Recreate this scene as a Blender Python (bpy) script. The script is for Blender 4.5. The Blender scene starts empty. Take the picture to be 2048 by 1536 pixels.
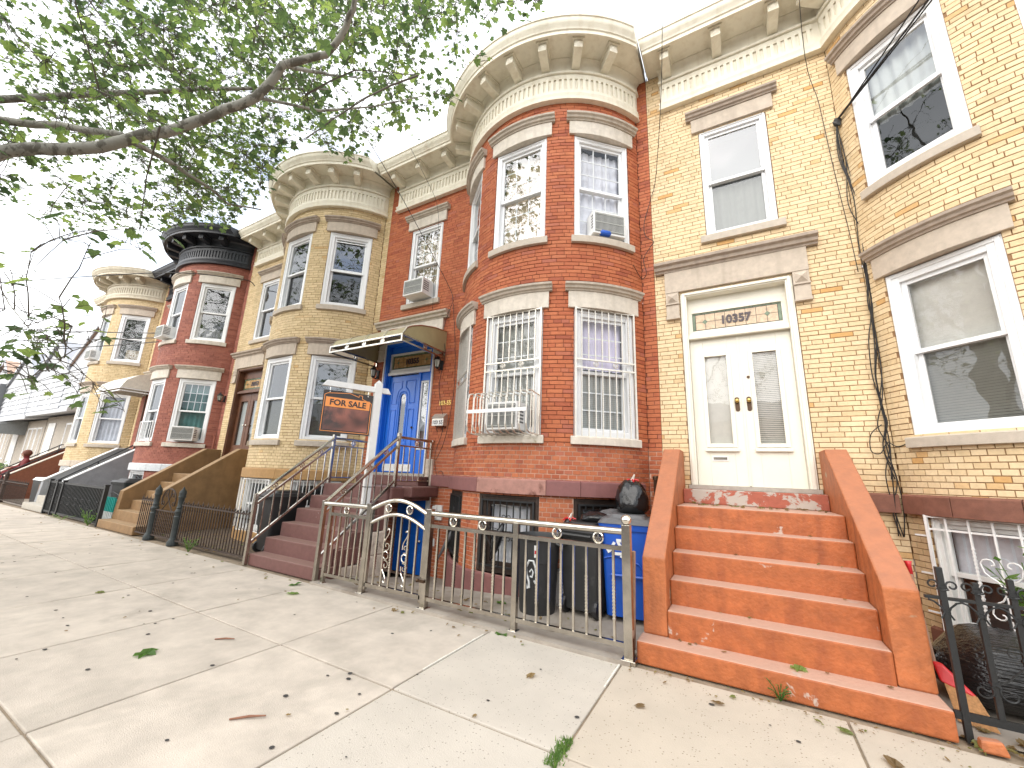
import bpy, math, random
from mathutils import Vector, Matrix, noise as mnoise
R_ = math.radians
random.seed(7)
scene = bpy.context.scene
COL = scene.collection

# ------------------------------------------------------------------ camera
CAM = Vector((0.8599, -5.5711, 1.3770))
F_PX, YAW, PIT, ROLL = 800.45, R_(29.5137), R_(12.9801), R_(2.2088)
_fw = Vector((-math.sin(YAW)*math.cos(PIT), math.cos(YAW)*math.cos(PIT), math.sin(PIT)))
_r = Vector((math.cos(YAW), math.sin(YAW), 0)); _u = _r.cross(_fw)
_r, _u = _r*math.cos(ROLL)+_u*math.sin(ROLL), _u*math.cos(ROLL)-_r*math.sin(ROLL)
cam_d = bpy.data.cameras.new('camera'); cam = bpy.data.objects.new('camera', cam_d); COL.objects.link(cam)
cam.matrix_world = Matrix(((_r.x, _u.x, -_fw.x, CAM.x), (_r.y, _u.y, -_fw.y, CAM.y), (_r.z, _u.z, -_fw.z, CAM.z), (0, 0, 0, 1)))
cam_d.sensor_width = 36; cam_d.sensor_fit = 'HORIZONTAL'; cam_d.lens = F_PX/2048*36
cam_d.clip_start = 0.05; cam_d.clip_end = 3000
scene.camera = cam
def project(p):
    d = Vector(p)-CAM; z = d.dot(_fw)
    if z < .05: return None
    return 1024+F_PX*d.dot(_r)/z, 768-F_PX*d.dot(_u)/z, z

# ------------------------------------------------------------------ sky, sun, exposure
SUN_EL, SUN_AZ = 34, 196            # azimuth measured from +Y clockwise: behind the camera, over the street
w = bpy.data.worlds.new('World'); scene.world = w; w.use_nodes = True
nt = w.node_tree; nt.nodes.clear()
def N(t, **k):
    n = nt.nodes.new(t)
    for a, b in k.items(): setattr(n, a, b)
    return n
sky = N('ShaderNodeTexSky', sky_type='NISHITA', sun_disc=False, sun_elevation=R_(SUN_EL), sun_rotation=R_(SUN_AZ))
sky.air_density = 1.0; sky.dust_density = 2.0; sky.ozone_density = 1.5
tc = N('ShaderNodeTexCoord'); mp = N('ShaderNodeMapping'); mp.inputs['Scale'].default_value = (1, 1, 2.6); mp.inputs['Location'].default_value = (3.3, 1.2, .4)
nz = N('ShaderNodeTexNoise'); nz.inputs['Scale'].default_value = 2.3; nz.inputs['Detail'].default_value = 7; nz.inputs['Roughness'].default_value = .55
rp = N('ShaderNodeValToRGB'); rp.color_ramp.elements[0].position = .33; rp.color_ramp.elements[0].color = (.06,)*3+(1,)
rp.color_ramp.elements[1].position = .50; rp.color_ramp.elements[1].color = (1, 1, 1, 1)
cl = N('ShaderNodeRGB'); cl.outputs[0].default_value = (9.3, 9.5, 9.7, 1)
sc_ = N('ShaderNodeMixRGB', blend_type='MULTIPLY'); sc_.inputs[0].default_value = 1; sc_.inputs[2].default_value = (1.5, 1.5, 1.5, 1)
mx = N('ShaderNodeMixRGB'); bg = N('ShaderNodeBackground'); bg.inputs[1].default_value = .1; out = N('ShaderNodeOutputWorld')
L = nt.links.new
L(tc.outputs['Generated'], mp.inputs[0]); L(mp.outputs[0], nz.inputs['Vector']); L(nz.outputs['Fac'], rp.inputs[0])
L(sky.outputs[0], sc_.inputs[1]); L(rp.outputs[0], mx.inputs[0]); L(sc_.outputs[0], mx.inputs[1]); L(cl.outputs[0], mx.inputs[2])
L(mx.outputs[0], bg.inputs[0]); L(bg.outputs[0], out.inputs[0])
sd = bpy.data.lights.new('sun', 'SUN'); sd.energy = 1.5; sd.angle = R_(72); sd.color = (1, .95, .88)
so = bpy.data.objects.new('sun', sd); COL.objects.link(so)
_sdir = Vector((math.sin(R_(SUN_AZ))*math.cos(R_(SUN_EL)), math.cos(R_(SUN_AZ))*math.cos(R_(SUN_EL)), math.sin(R_(SUN_EL))))
so.rotation_euler = _sdir.to_track_quat('Z', 'Y').to_euler(); so.location = (0, -20, 30)
vs = scene.view_settings; vs.view_transform = 'Standard'; vs.look = 'None'; vs.gamma = 1; vs.exposure = 1.34; vs.use_curve_mapping = False
scene.render.engine = 'CYCLES'
scene.cycles.max_bounces = 6; scene.cycles.diffuse_bounces = 3; scene.cycles.glossy_bounces = 3; scene.cycles.transmission_bounces = 3; scene.cycles.transparent_max_bounces = 6; scene.cycles.caustics_reflective = False; scene.cycles.caustics_refractive = False

# ------------------------------------------------------------------ materials
MATS = {}
def mat(name, col, rough=.7, metal=0., var=.12, scale=14., bump=.0, bscale=120., patch=None, pscale=3., plo=.55, phi=.62, spec=.5, objvar=0., dust=None, detail=3., streak=None):
    """procedural Principled material: mottled base colour, optional patches, dust on upward faces, streaks and fine relief"""
    if name in MATS: return MATS[name]
    m = bpy.data.materials.new(name); m.use_nodes = True; t = m.node_tree; n = t.nodes; l = t.links.new
    b = n['Principled BSDF']; b.inputs['Roughness'].default_value = rough; b.inputs['Metallic'].default_value = metal
    b.inputs['Specular IOR Level'].default_value = spec
    g = n.new('ShaderNodeNewGeometry')
    nz = n.new('ShaderNodeTexNoise'); nz.inputs['Scale'].default_value = scale; nz.inputs['Detail'].default_value = detail; nz.inputs['Roughness'].default_value = .65
    l(g.outputs['Position'], nz.inputs['Vector'])
    mr = n.new('ShaderNodeMapRange'); mr.inputs[1].default_value = .25; mr.inputs[2].default_value = .75
    mr.inputs[3].default_value = 1-var; mr.inputs[4].default_value = 1+var; l(nz.outputs['Fac'], mr.inputs[0])
    val = mr.outputs[0]
    if objvar:
        oi = n.new('ShaderNodeObjectInfo'); m2 = n.new('ShaderNodeMapRange'); m2.inputs[3].default_value = 1-objvar; m2.inputs[4].default_value = 1+objvar
        l(oi.outputs['Random'], m2.inputs[0]); mu = n.new('ShaderNodeMath'); mu.operation = 'MULTIPLY'; l(val, mu.inputs[0]); l(m2.outputs[0], mu.inputs[1]); val = mu.outputs[0]
    hs = n.new('ShaderNodeMixRGB'); hs.blend_type = 'MULTIPLY'; hs.inputs[0].default_value = 1; hs.inputs[1].default_value = (*col, 1); l(val, hs.inputs[2])
    c = hs.outputs[0]
    def layer(c, fac, col2):
        x = n.new('ShaderNodeMixRGB'); l(fac, x.inputs[0]); l(c, x.inputs[1]); x.inputs[2].default_value = (*col2, 1); return x.outputs[0]
    def ramp(src, lo, hi, top=1.):
        x = n.new('ShaderNodeMapRange'); x.inputs[1].default_value = lo; x.inputs[2].default_value = hi; x.inputs[4].default_value = top; l(src, x.inputs[0]); return x.outputs[0]
    if streak:
        mp = n.new('ShaderNodeMapping'); mp.inputs['Scale'].default_value = (6, 6, .7); l(g.outputs['Position'], mp.inputs[0])
        nn = n.new('ShaderNodeTexNoise'); nn.inputs['Scale'].default_value = 1.6; nn.inputs['Detail'].default_value = 3; l(mp.outputs[0], nn.inputs['Vector'])
        c = layer(c, ramp(nn.outputs['Fac'], .5, .78, .7), streak)
    if dust:
        sx = n.new('ShaderNodeSeparateXYZ'); l(g.outputs['Normal'], sx.inputs[0]); c = layer(c, ramp(sx.outputs['Z'], .5, .95, .85), dust)
    if patch:
        nn = n.new('ShaderNodeTexNoise'); nn.inputs['Scale'].default_value = pscale; nn.inputs['Detail'].default_value = 5; nn.inputs['Roughness'].default_value = .62; nn.inputs['Distortion'].default_value = .4
        l(g.outputs['Position'], nn.inputs['Vector']); c = layer(c, ramp(nn.outputs['Fac'], plo, phi), patch)
    l(c, b.inputs['Base Color'])
    if bump:
        n3 = n.new('ShaderNodeTexNoise'); n3.inputs['Scale'].default_value = bscale; n3.inputs['Detail'].default_value = 2; l(g.outputs['Position'], n3.inputs['Vector'])
        bp = n.new('ShaderNodeBump'); bp.inputs['Strength'].default_value = bump; bp.inputs['Distance'].default_value = .01; l(n3.outputs['Fac'], bp.inputs['Height']); l(bp.outputs[0], b.inputs['Normal'])
    MATS[name] = m; return m
def brick_mat(name, stops, soot=None):
    m = bpy.data.materials.new(name); m.use_nodes = True; t = m.node_tree; n = t.nodes; l = t.links.new
    b = n['Principled BSDF']; b.inputs['Roughness'].default_value = .72; b.inputs['Specular IOR Level'].default_value = .35
    at = n.new('ShaderNodeAttribute'); at.attribute_name = 'tone'; oi = n.new('ShaderNodeObjectInfo')
    ad = n.new('ShaderNodeMath'); ad.operation = 'ADD'; l(at.outputs['Fac'], ad.inputs[0]); l(oi.outputs['Random'], ad.inputs[1])
    fr = n.new('ShaderNodeMath'); fr.operation = 'FRACT'; l(ad.outputs[0], fr.inputs[0])
    r = n.new('ShaderNodeValToRGB'); els = r.color_ramp.elements
    els[0].position = stops[0][0]; els[0].color = (*stops[0][1], 1); els[1].position = stops[-1][0]; els[1].color = (*stops[-1][1], 1)
    for p, c in stops[1:-1]: e = els.new(p); e.color = (*c, 1)
    l(fr.outputs[0], r.inputs[0])
    g = n.new('ShaderNodeNewGeometry'); nz = n.new('ShaderNodeTexNoise'); nz.inputs['Scale'].default_value = 26; nz.inputs['Detail'].default_value = 2; nz.inputs['Roughness'].default_value = .7
    l(g.outputs['Position'], nz.inputs['Vector'])
    mp = n.new('ShaderNodeMapping'); mp.inputs['Scale'].default_value = (3.2, 3.2, .55); l(g.outputs['Position'], mp.inputs[0])
    n2 = n.new('ShaderNodeTexNoise'); n2.inputs['Scale'].default_value = 1.; n2.inputs['Detail'].default_value = 3; l(mp.outputs[0], n2.inputs['Vector'])
    mr = n.new('ShaderNodeMapRange'); mr.inputs[1].default_value = .3; mr.inputs[2].default_value = .7; mr.inputs[3].default_value = .92; mr.inputs[4].default_value = 1.08; l(nz.outputs['Fac'], mr.inputs[0])
    m3 = n.new('ShaderNodeMapRange'); m3.inputs[1].default_value = .3; m3.inputs[2].default_value = .7; m3.inputs[3].default_value = .91; m3.inputs[4].default_value = 1.06; l(n2.outputs['Fac'], m3.inputs[0])
    mu = n.new('ShaderNodeMath'); mu.operation = 'MULTIPLY'; l(mr.outputs[0], mu.inputs[0]); l(m3.outputs[0], mu.inputs[1])
    x = n.new('ShaderNodeMixRGB'); x.blend_type = 'MULTIPLY'; x.inputs[0].default_value = 1; l(r.outputs[0], x.inputs[1]); l(mu.outputs[0], x.inputs[2])
    l(x.outputs[0], b.inputs['Base Color'])
    bp = n.new('ShaderNodeBump'); bp.inputs['Strength'].default_value = .25; bp.inputs['Distance'].default_value = .004; l(nz.outputs['Fac'], bp.inputs['Height']); l(bp.outputs[0], b.inputs['Normal'])
    MATS[name] = m; return m
def glass_mat(name, tint, ior=1.75):
    m = bpy.data.materials.new(name); m.use_nodes = True; t = m.node_tree; n = t.nodes; l = t.links.new; n.clear()
    o = n.new('ShaderNodeOutputMaterial'); mx = n.new('ShaderNodeMixShader'); tr = n.new('ShaderNodeBsdfTransparent'); gl = n.new('ShaderNodeBsdfGlossy')
    # Schlick reflectance, the same from both sides of the pane
    g0 = n.new('ShaderNodeNewGeometry'); dp = n.new('ShaderNodeVectorMath'); dp.operation = 'DOT_PRODUCT'; l(g0.outputs['Incoming'], dp.inputs[0]); l(g0.outputs['Normal'], dp.inputs[1])
    def mth(op, a, b):
        x = n.new('ShaderNodeMath'); x.operation = op
        for i, v in enumerate((a, b)):
            if v is None: continue
            if isinstance(v, (int, float)): x.inputs[i].default_value = v
            else: l(v, x.inputs[i])
        return x.outputs[0]
    r0 = ((ior-1)/(ior+1))**2; k = mth('SUBTRACT', 1., mth('ABSOLUTE', dp.outputs['Value'], None)); k = mth('POWER', k, 5.); k = mth('ADD', mth('MULTIPLY', k, 1-r0), r0)
    tr.inputs[0].default_value = (*tint, 1); gl.inputs['Roughness'].default_value = .015; gl.inputs[0].default_value = (.95, .97, 1, 1)
    g = n.new('ShaderNodeNewGeometry'); nz = n.new('ShaderNodeTexNoise'); nz.inputs['Scale'].default_value = 2.2; l(g.outputs['Position'], nz.inputs['Vector'])
    bp = n.new('ShaderNodeBump'); bp.inputs['Strength'].default_value = .06; bp.inputs['Distance'].default_value = .05; l(nz.outputs['Fac'], bp.inputs['Height']); l(bp.outputs[0], gl.inputs['Normal'])
    l(k, mx.inputs[0]); l(tr.outputs[0], mx.inputs[1]); l(gl.outputs[0], mx.inputs[2]); l(mx.outputs[0], o.inputs[0])
    MATS[name] = m; return m
def leaf_mat(name, c1, c2, c3):
    m = bpy.data.materials.new(name); m.use_nodes = True; t = m.node_tree; n = t.nodes; l = t.links.new; n.clear()
    o = n.new('ShaderNodeOutputMaterial'); d = n.new('ShaderNodeBsdfPrincipled'); d.inputs['Roughness'].default_value = .5; tr = n.new('ShaderNodeBsdfTranslucent'); mx = n.new('ShaderNodeMixShader'); mx.inputs[0].default_value = .5
    at = n.new('ShaderNodeAttribute'); at.attribute_name = 'tone'; oi = n.new('ShaderNodeObjectInfo')
    ad = n.new('ShaderNodeMath'); ad.operation = 'ADD'; l(at.outputs['Fac'], ad.inputs[0]); l(oi.outputs['Random'], ad.inputs[1]); fr = n.new('ShaderNodeMath'); fr.operation = 'FRACT'; l(ad.outputs[0], fr.inputs[0])
    r = n.new('ShaderNodeValToRGB'); e = r.color_ramp.elements; e[0].color = (*c1, 1); e[1].color = (*c3, 1); k = e.new(.6); k.color = (*c2, 1); l(fr.outputs[0], r.inputs[0])
    l(r.outputs[0], d.inputs['Base Color'])
    h = n.new('ShaderNodeHueSaturation'); h.inputs['Value'].default_value = 1.7; h.inputs['Saturation'].default_value = 1.05; l(r.outputs[0], h.inputs['Color']); l(h.outputs[0], tr.inputs[0])
    l(d.outputs[0], mx.inputs[1]); l(tr.outputs[0], mx.inputs[2]); l(mx.outputs[0], o.inputs[0]); MATS[name] = m; return m

brick_mat('brick_yellow', [(0, (.62, .46, .265)), (.10, (.68, .52, .31)), (.5, (.725, .56, .345)), (.95, (.75, .59, .375)), (.97, (.65, .43, .21)), (1, (.58, .33, .12))])
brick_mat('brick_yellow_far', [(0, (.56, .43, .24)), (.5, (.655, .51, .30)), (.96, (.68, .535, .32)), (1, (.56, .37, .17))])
brick_mat('brick_red', [(0, (.31, .082, .042)), (.12, (.385, .105, .046)), (.5, (.43, .128, .055)), (.88, (.465, .15, .065)), (1, (.37, .115, .072))])
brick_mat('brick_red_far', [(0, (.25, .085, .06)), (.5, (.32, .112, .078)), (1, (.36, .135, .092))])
mat('mortar_brown', (.27, .155, .075), .9, bump=.2); mat('mortar_tan', (.44, .32, .18), .9); mat('mortar_red', (.165, .05, .028), .9); mat('mortar_pale', (.55, .36, .27), .9, var=.3); mat('mortar_rose', (.36, .16, .12), .9, var=.2)
mat('lintel_stone', (.50, .425, .345), .8, var=.12, bump=.15, streak=(.36, .30, .24)); mat('lintel_pale', (.60, .545, .47), .8, var=.14, bump=.12, streak=(.43, .385, .31))
mat('lintel_cap', (.40, .33, .27), .85, var=.14, bump=.15, streak=(.27, .22, .18)); mat('lintel_cap_pale', (.47, .41, .34), .85, var=.16, bump=.15, streak=(.33, .28, .22))
mat('sill_stone', (.47, .41, .34), .8, var=.12, bump=.15); mat('sill_stained', (.60, .55, .47), .8, var=.12, bump=.15, patch=(.28, .25, .15), pscale=5, plo=.56, phi=.66)
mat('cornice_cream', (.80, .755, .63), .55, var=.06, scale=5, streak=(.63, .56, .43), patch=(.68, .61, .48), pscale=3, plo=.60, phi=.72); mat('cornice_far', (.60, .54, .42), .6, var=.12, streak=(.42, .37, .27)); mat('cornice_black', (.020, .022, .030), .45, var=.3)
mat('band_brown', (.20, .083, .055), .75, var=.2, bump=.2); mat('band_purple', (.215, .088, .082), .65, var=.12, bump=.1); mat('band_worn', (.36, .185, .15), .8, var=.2, bump=.3, patch=(.17, .07, .05), pscale=5, plo=.52, phi=.6)
mat('band_ochre', (.38, .22, .085), .7); mat('band_grey', (.56, .58, .60), .6)
mat('white_vinyl', (.80, .81, .82), .35, var=.03, scale=3); mat('white_frame', (.74, .74, .72), .5, var=.05); mat('grille_white', (.78, .79, .80), .4, var=.03)
glass_mat('glass', (.93, .95, .95), 2.25); glass_mat('glass_screen', (.55, .56, .55), 1.75); glass_mat('glass_clear', (.95, .96, .96), 1.6); glass_mat('glass_far', (.85, .88, .9), 1.9)
mat('room_dark', (.05, .05, .052), .9); mat('blind_grey', (.50, .51, .48), .6, var=.05); mat('blind_white', (.88, .86, .80), .6, var=.05); mat('curtain_warm', (.44, .35, .25), .9, var=.25, scale=4); mat('curtain_white', (.74, .74, .80), .9, var=.18, scale=5); mat('curtain_lilac', (.74, .68, .86), .9, var=.1, scale=3); mat('curtain_dim', (.22, .21, .2), .9, var=.25, scale=3); mat('curtain_teal', (.10, .22, .20), .9, var=.25, scale=3)
mat('paint_orange', (.385, .11, .034), .6, var=.24, scale=11, bump=.5, bscale=38, dust=(.50, .335, .26), patch=(.47, .36, .30), pscale=3.1, plo=.675, phi=.70, streak=(.22, .055, .022))
mat('paint_orange_cheek', (.41, .128, .042), .6, var=.24, scale=11, bump=.5, bscale=38, dust=(.37, .165, .10), patch=(.40, .30, .20), pscale=2.3, plo=.66, phi=.69, streak=(.20, .06, .026))
mat('paint_riser_worn', (.36, .10, .06), .65, var=.2, bump=.3, patch=(.44, .39, .34), pscale=6, plo=.50, phi=.54)
mat('step_maroon', (.15, .067, .058), .65, var=.16, bump=.25, bscale=70, dust=(.24, .145, .12), patch=(.40, .33, .29), pscale=4, plo=.70, phi=.72)
mat('stone_pale', (.58, .50, .42), .85, var=.25, bump=.5, bscale=18, patch=(.30, .2, .15), pscale=4, plo=.60, phi=.68)
mat('stoop_ochre', (.235, .14, .062), .75, var=.22, scale=5, bump=.25, streak=(.19, .11, .05), dust=(.31, .21, .115)); mat('stoop_grey', (.27, .28, .295), .8, var=.14, scale=6); mat('stoop_white', (.72, .73, .73), .6); mat('stoop_rust', (.21, .075, .042), .8, var=.15); mat('concrete_step', (.40, .37, .32), .85, var=.15, bump=.2)
mat('door_cream', (.78, .75, .65), .42, var=.03, scale=4); mat('door_blue', (.014, .15, .66), .3, var=.06, scale=4); mat('door_wood', (.13, .055, .028), .4, var=.25, scale=9); mat('door_white', (.75, .75, .74), .5)
mat('stained_amber', (.42, .26, .11), .2, var=.35, scale=14, patch=(.52, .38, .22), pscale=9); mat('stained_rose', (.52, .38, .25), .2, var=.3, scale=22, patch=(.60, .45, .30), pscale=9); mat('stained_green', (.12, .17, .10), .2, var=.4, scale=20); mat('lead_dark', (.03, .028, .025), .5); mat('number_dark', (.05, .03, .035), .35); mat('brass', (.60, .42, .14), .3, 1.); mat('bronze', (.09, .055, .035), .4, .8)
mat('steel', (.60, .565, .50), .17, 1., var=.18, scale=9); mat('steel_dull', (.46, .43, .38), .22, 1., var=.28, scale=5); mat('steel_bright', (.80, .77, .70), .15, 1., var=.05)
mat('iron_black', (.018, .019, .020), .5, .2, var=.25, scale=30, bump=.2); mat('iron_rusty', (.05, .032, .024), .7, .2, var=.4, scale=20, bump=.3); mat('iron_green', (.035, .042, .042), .6, .3, var=.3, scale=16, bump=.3)
mat('white_iron', (.80, .80, .79), .45, var=.04); mat('guard_metal', (.66, .62, .55), .35, .6, var=.1)
mat('plastic_black', (.020, .020, .021), .42, var=.2, scale=6); mat('plastic_charcoal', (.030, .031, .032), .5, var=.2, scale=5, patch=(.06, .06, .06), pscale=7, plo=.6, phi=.75); mat('plastic_blue', (.010, .085, .46), .38, var=.1, scale=4); mat('wrap_black', (.010, .010, .011), .14, var=.3, scale=8); mat('bag_black', (.010, .010, .011), .18, var=.3, scale=8, bump=.5, bscale=24); mat('plastic_white', (.74, .74, .73), .4, var=.05); mat('plastic_red', (.52, .02, .025), .35); mat('plastic_teal', (.02, .34, .30), .4); mat('straw', (.46, .24, .10), .8, var=.3, scale=60); mat('wood_pole', (.30, .18, .12), .7, var=.25, scale=12)
mat('sign_black', (.020, .012, .010), .35); mat('sign_orange', (.86, .31, .075), .45, var=.02); mat('sign_blur', (.24, .085, .06), .4, var=.7, scale=3.2, detail=1, patch=(.05, .032, .030), pscale=3.6, plo=.42, phi=.66)
mat('awning_olive', (.36, .31, .17), .35, var=.12, scale=4, dust=(.44, .40, .28)); mat('awning_grey', (.22, .23, .23), .5); mat('awning_cream', (.70, .67, .58), .5)
mat('cable_black', (.012, .010, .010), .5); mat('roof_tar', (.03, .03, .032), .9); mat('siding_white', (.44, .45, .47), .6, var=.05); mat('shingle_grey', (.33, .34, .37), .85, var=.2); mat('shingle_brown', (.42, .28, .21), .85, var=.2); mat('house_brick_pale', (.38, .34, .29), .85, var=.25); mat('end_shade_grey', (.14, .145, .15), .7)
mat('concrete', (.495, .437, .372), .9, var=.20, scale=3.4, bump=.35, bscale=160, objvar=.05, patch=(.35, .31, .26), pscale=1.3, plo=.52, phi=.75, detail=6.)
mat('concrete_joint', (.26, .205, .145), .95, var=.35, scale=12); mat('concrete_yard', (.34, .30, .255), .9, var=.2, scale=3, bump=.3, patch=(.24, .20, .16), pscale=1.6, plo=.52, phi=.68); mat('concrete_white', (.72, .69, .62), .9)
mat('asphalt', (.05, .05, .052), .9, var=.2, bump=.4); mat('dirt', (.13, .095, .065), .95, var=.35, bump=.5)
mat('bark', (.27, .262, .225), .85, var=.15, scale=6, bump=.3, bscale=40, patch=(.12, .112, .09), pscale=7, plo=.50, phi=.56); mat('twig_bark', (.085, .072, .055), .9, var=.2)
leaf_mat('leaf_green', (.042, .072, .030), (.11, .165, .055), (.22, .29, .08)); leaf_mat('leaf_litter', (.20, .14, .07), (.28, .20, .09), (.16, .21, .06)); leaf_mat('weed_green', (.07, .15, .03), (.12, .22, .05), (.20, .30, .08))
mat('leaf_dry', (.22, .10, .06), .8, var=.3); mat('gum', (.045, .042, .04), .9); mat('cloth_maroon', (.14, .018, .02), .9); mat('skin', (.46, .26, .19), .6, var=.05); mat('hair_auburn', (.12, .035, .02), .7); mat('tarp_grey', (.10, .10, .105), .5, var=.25); mat('paint_mark', (.72, .74, .74), .7, var=.1); mat('lantern_glass', (.42, .42, .36), .15); mat('cushion_orange', (.5, .16, .08), .8)
_m = MATS['wrap_black']; _t = _m.node_tree; _g = _t.nodes.new('ShaderNodeNewGeometry'); _mp = _t.nodes.new('ShaderNodeMapping'); _mp.inputs['Scale'].default_value = (3, 26, 60); _mp.inputs['Rotation'].default_value = (0, .25, 0)
_n = _t.nodes.new('ShaderNodeTexNoise'); _n.inputs['Scale'].default_value = 1.; _n.inputs['Detail'].default_value = 3; _b = _t.nodes.new('ShaderNodeBump'); _b.inputs['Strength'].default_value = 1.; _b.inputs['Distance'].default_value = .02
_t.links.new(_g.outputs['Position'], _mp.inputs[0]); _t.links.new(_mp.outputs[0], _n.inputs['Vector']); _t.links.new(_n.outputs['Fac'], _b.inputs['Height']); _t.links.new(_b.outputs[0], _t.nodes['Principled BSDF'].inputs['Normal'])
# the near pavement panels show pebbles in the concrete
def speckle(name, col, chips):
    m = mat(name, col, .9, var=.08, scale=2.5, bump=.35, bscale=170, objvar=.04); t = m.node_tree; n = t.nodes; l = t.links.new
    b = n['Principled BSDF']; src = b.inputs['Base Color'].links[0].from_socket
    g = n.new('ShaderNodeNewGeometry'); v = n.new('ShaderNodeTexVoronoi'); v.inputs['Scale'].default_value = 55; l(g.outputs['Position'], v.inputs['Vector'])
    a = n.new('ShaderNodeMapRange'); a.inputs[1].default_value = .25; a.inputs[2].default_value = .20; l(v.outputs['Distance'], a.inputs[0])
    sp = n.new('ShaderNodeSeparateColor'); l(v.outputs['Color'], sp.inputs[0]); th = n.new('ShaderNodeMath'); th.operation = 'GREATER_THAN'; th.inputs[1].default_value = .72; l(sp.outputs[0], th.inputs[0])
    mu = n.new('ShaderNodeMath'); mu.operation = 'MULTIPLY'; l(a.outputs[0], mu.inputs[0]); l(th.outputs[0], mu.inputs[1])
    x = n.new('ShaderNodeMixRGB'); l(mu.outputs[0], x.inputs[0]); l(src, x.inputs[1]); x.inputs[2].default_value = (*chips, 1); l(x.outputs[0], b.inputs['Base Color'])
speckle('concrete_pebbled', (.50, .455, .395), (.28, .25, .21)); speckle('concrete_tan', (.47, .41, .335), (.24, .195, .15))

# ------------------------------------------------------------------ mesh helpers
WO = {}
class MB:
    def __init__(s, T=None): s.v = []; s.f = []; s.T = T; s.tone = []
    def add(s, vs, fs, tone=None):
        o = len(s.v)
        s.v += [tuple(s.T(*p)) for p in vs] if s.T else [tuple(p) for p in vs]
        s.f += [tuple(i+o for i in f) for f in fs]
        if tone is not None: s.tone += [tone]*len(fs)
        return s
    def hexa(s, p): return s.add(p, [(0, 3, 2, 1), (4, 5, 6, 7), (0, 1, 5, 4), (1, 2, 6, 5), (2, 3, 7, 6), (3, 0, 4, 7)])
    def box(s, x0, x1, y0, y1, z0, z1): return s.hexa([(x0, y0, z0), (x1, y0, z0), (x1, y1, z0), (x0, y1, z0), (x0, y0, z1), (x1, y0, z1), (x1, y1, z1), (x0, y1, z1)])
    def quad(s, a, b, c, d): return s.add([a, b, c, d], [(0, 1, 2, 3)])
    def bar(s, a, b, w, h=None, up=(0, 0, 1)):
        h = h or w; a = Vector(a); b = Vector(b); d = (b-a).normalized(); sx = d.cross(Vector(up))
        if sx.length < 1e-4: sx = d.cross(Vector((0, 1, 0)))
        sx.normalize(); uz = sx.cross(d); sx *= w/2; uz *= h/2
        return s.hexa([a-sx-uz, a+sx-uz, b+sx-uz, b-sx-uz, a-sx+uz, a+sx+uz, b+sx+uz, b-sx+uz])
    def tube(s, pts, r, n=6, closed=False):
        pts = [Vector(p) for p in pts]; k = len(pts); rr = r if isinstance(r, (list, tuple)) else [r]*k
        vs = []; fs = []; prev = None
        for i, p in enumerate(pts):
            a = pts[(i-1) % k] if (closed or i) else p; b = pts[(i+1) % k] if (closed or i < k-1) else p
            d = (b-a); d = d.normalized() if d.length > 1e-7 else Vector((0, 0, 1))
            if prev is None:
                x = d.cross(Vector((0, 0, 1)));  x = x if x.length > 1e-3 else d.cross(Vector((0, 1, 0)))
            else: x = prev-d*prev.dot(d)
            x.normalize(); prev = x; y = d.cross(x)
            vs += [p+(x*math.cos(2*math.pi*j/n)+y*math.sin(2*math.pi*j/n))*rr[i] for j in range(n)]
        for i in range(k if closed else k-1):
            for j in range(n):
                a = i*n+j; b = i*n+(j+1) % n; c = ((i+1) % k)*n
                fs.append((a, b, c+(j+1) % n, c+j))
        if not closed: fs += [tuple(range(n-1, -1, -1)), tuple(range((k-1)*n, k*n))]
        return s.add(vs, fs)
    def lathe(s, prof, c, n=16):
        vs = []; fs = []; k = len(prof)
        for (r, z) in prof: vs += [(c[0]+r*math.cos(2*math.pi*j/n), c[1]+r*math.sin(2*math.pi*j/n), c[2]+z) for j in range(n)]
        for i in range(k-1):
            for j in range(n): fs.append((i*n+j, i*n+(j+1) % n, (i+1)*n+(j+1) % n, (i+1)*n+j))
        fs += [tuple(range(n-1, -1, -1)), tuple(range((k-1)*n, k*n))]
        return s.add(vs, fs)
    def prism(s, poly, g, t0, t1):
        """closed polygon (a,b) extruded along t; g(a,b,t) gives the point"""
        k = len(poly); vs = [g(a, b, t0) for a, b in poly]+[g(a, b, t1) for a, b in poly]
        return s.add(vs, [tuple(range(k-1, -1, -1)), tuple(range(k, 2*k))]+[(i, (i+1) % k, k+(i+1) % k, k+i) for i in range(k)])
    def sweep(s, path, ts, poly, caps=True):
        """closed profile (d,z) swept along path(t,d)->(x,y)"""
        k = len(poly); vs = []; fs = []
        for t in ts: vs += [(*path(t, d), z) for d, z in poly]
        for i in range(len(ts)-1):
            for j in range(k): fs.append((i*k+j, (i+1)*k+j, (i+1)*k+(j+1) % k, i*k+(j+1) % k))
        if caps: fs += [tuple(range(k)), tuple(range(len(ts)*k-1, (len(ts)-1)*k-1, -1))]
        return s.add(vs, fs)
    def ball(s, c, r, n=10, sq=(1, 1, 1), bumpy=0., fr=2.):
        vs = []; fs = []; m = max(5, n//2+1)
        for i in range(m+1):
            for j in range(n):
                a = math.pi*i/m; b = 2*math.pi*j/n; d = Vector((math.sin(a)*math.cos(b), math.sin(a)*math.sin(b), math.cos(a)))
                q = 1+(bumpy*mnoise.noise((d+Vector(c))*fr) if bumpy else 0)
                vs.append((c[0]+d.x*r*sq[0]*q, c[1]+d.y*r*sq[1]*q, c[2]+d.z*r*sq[2]*q))
        for i in range(m):
            for j in range(n): fs.append((i*n+j, (i+1)*n+j, (i+1)*n+(j+1) % n, i*n+(j+1) % n))
        return s.add(vs, fs)
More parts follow.
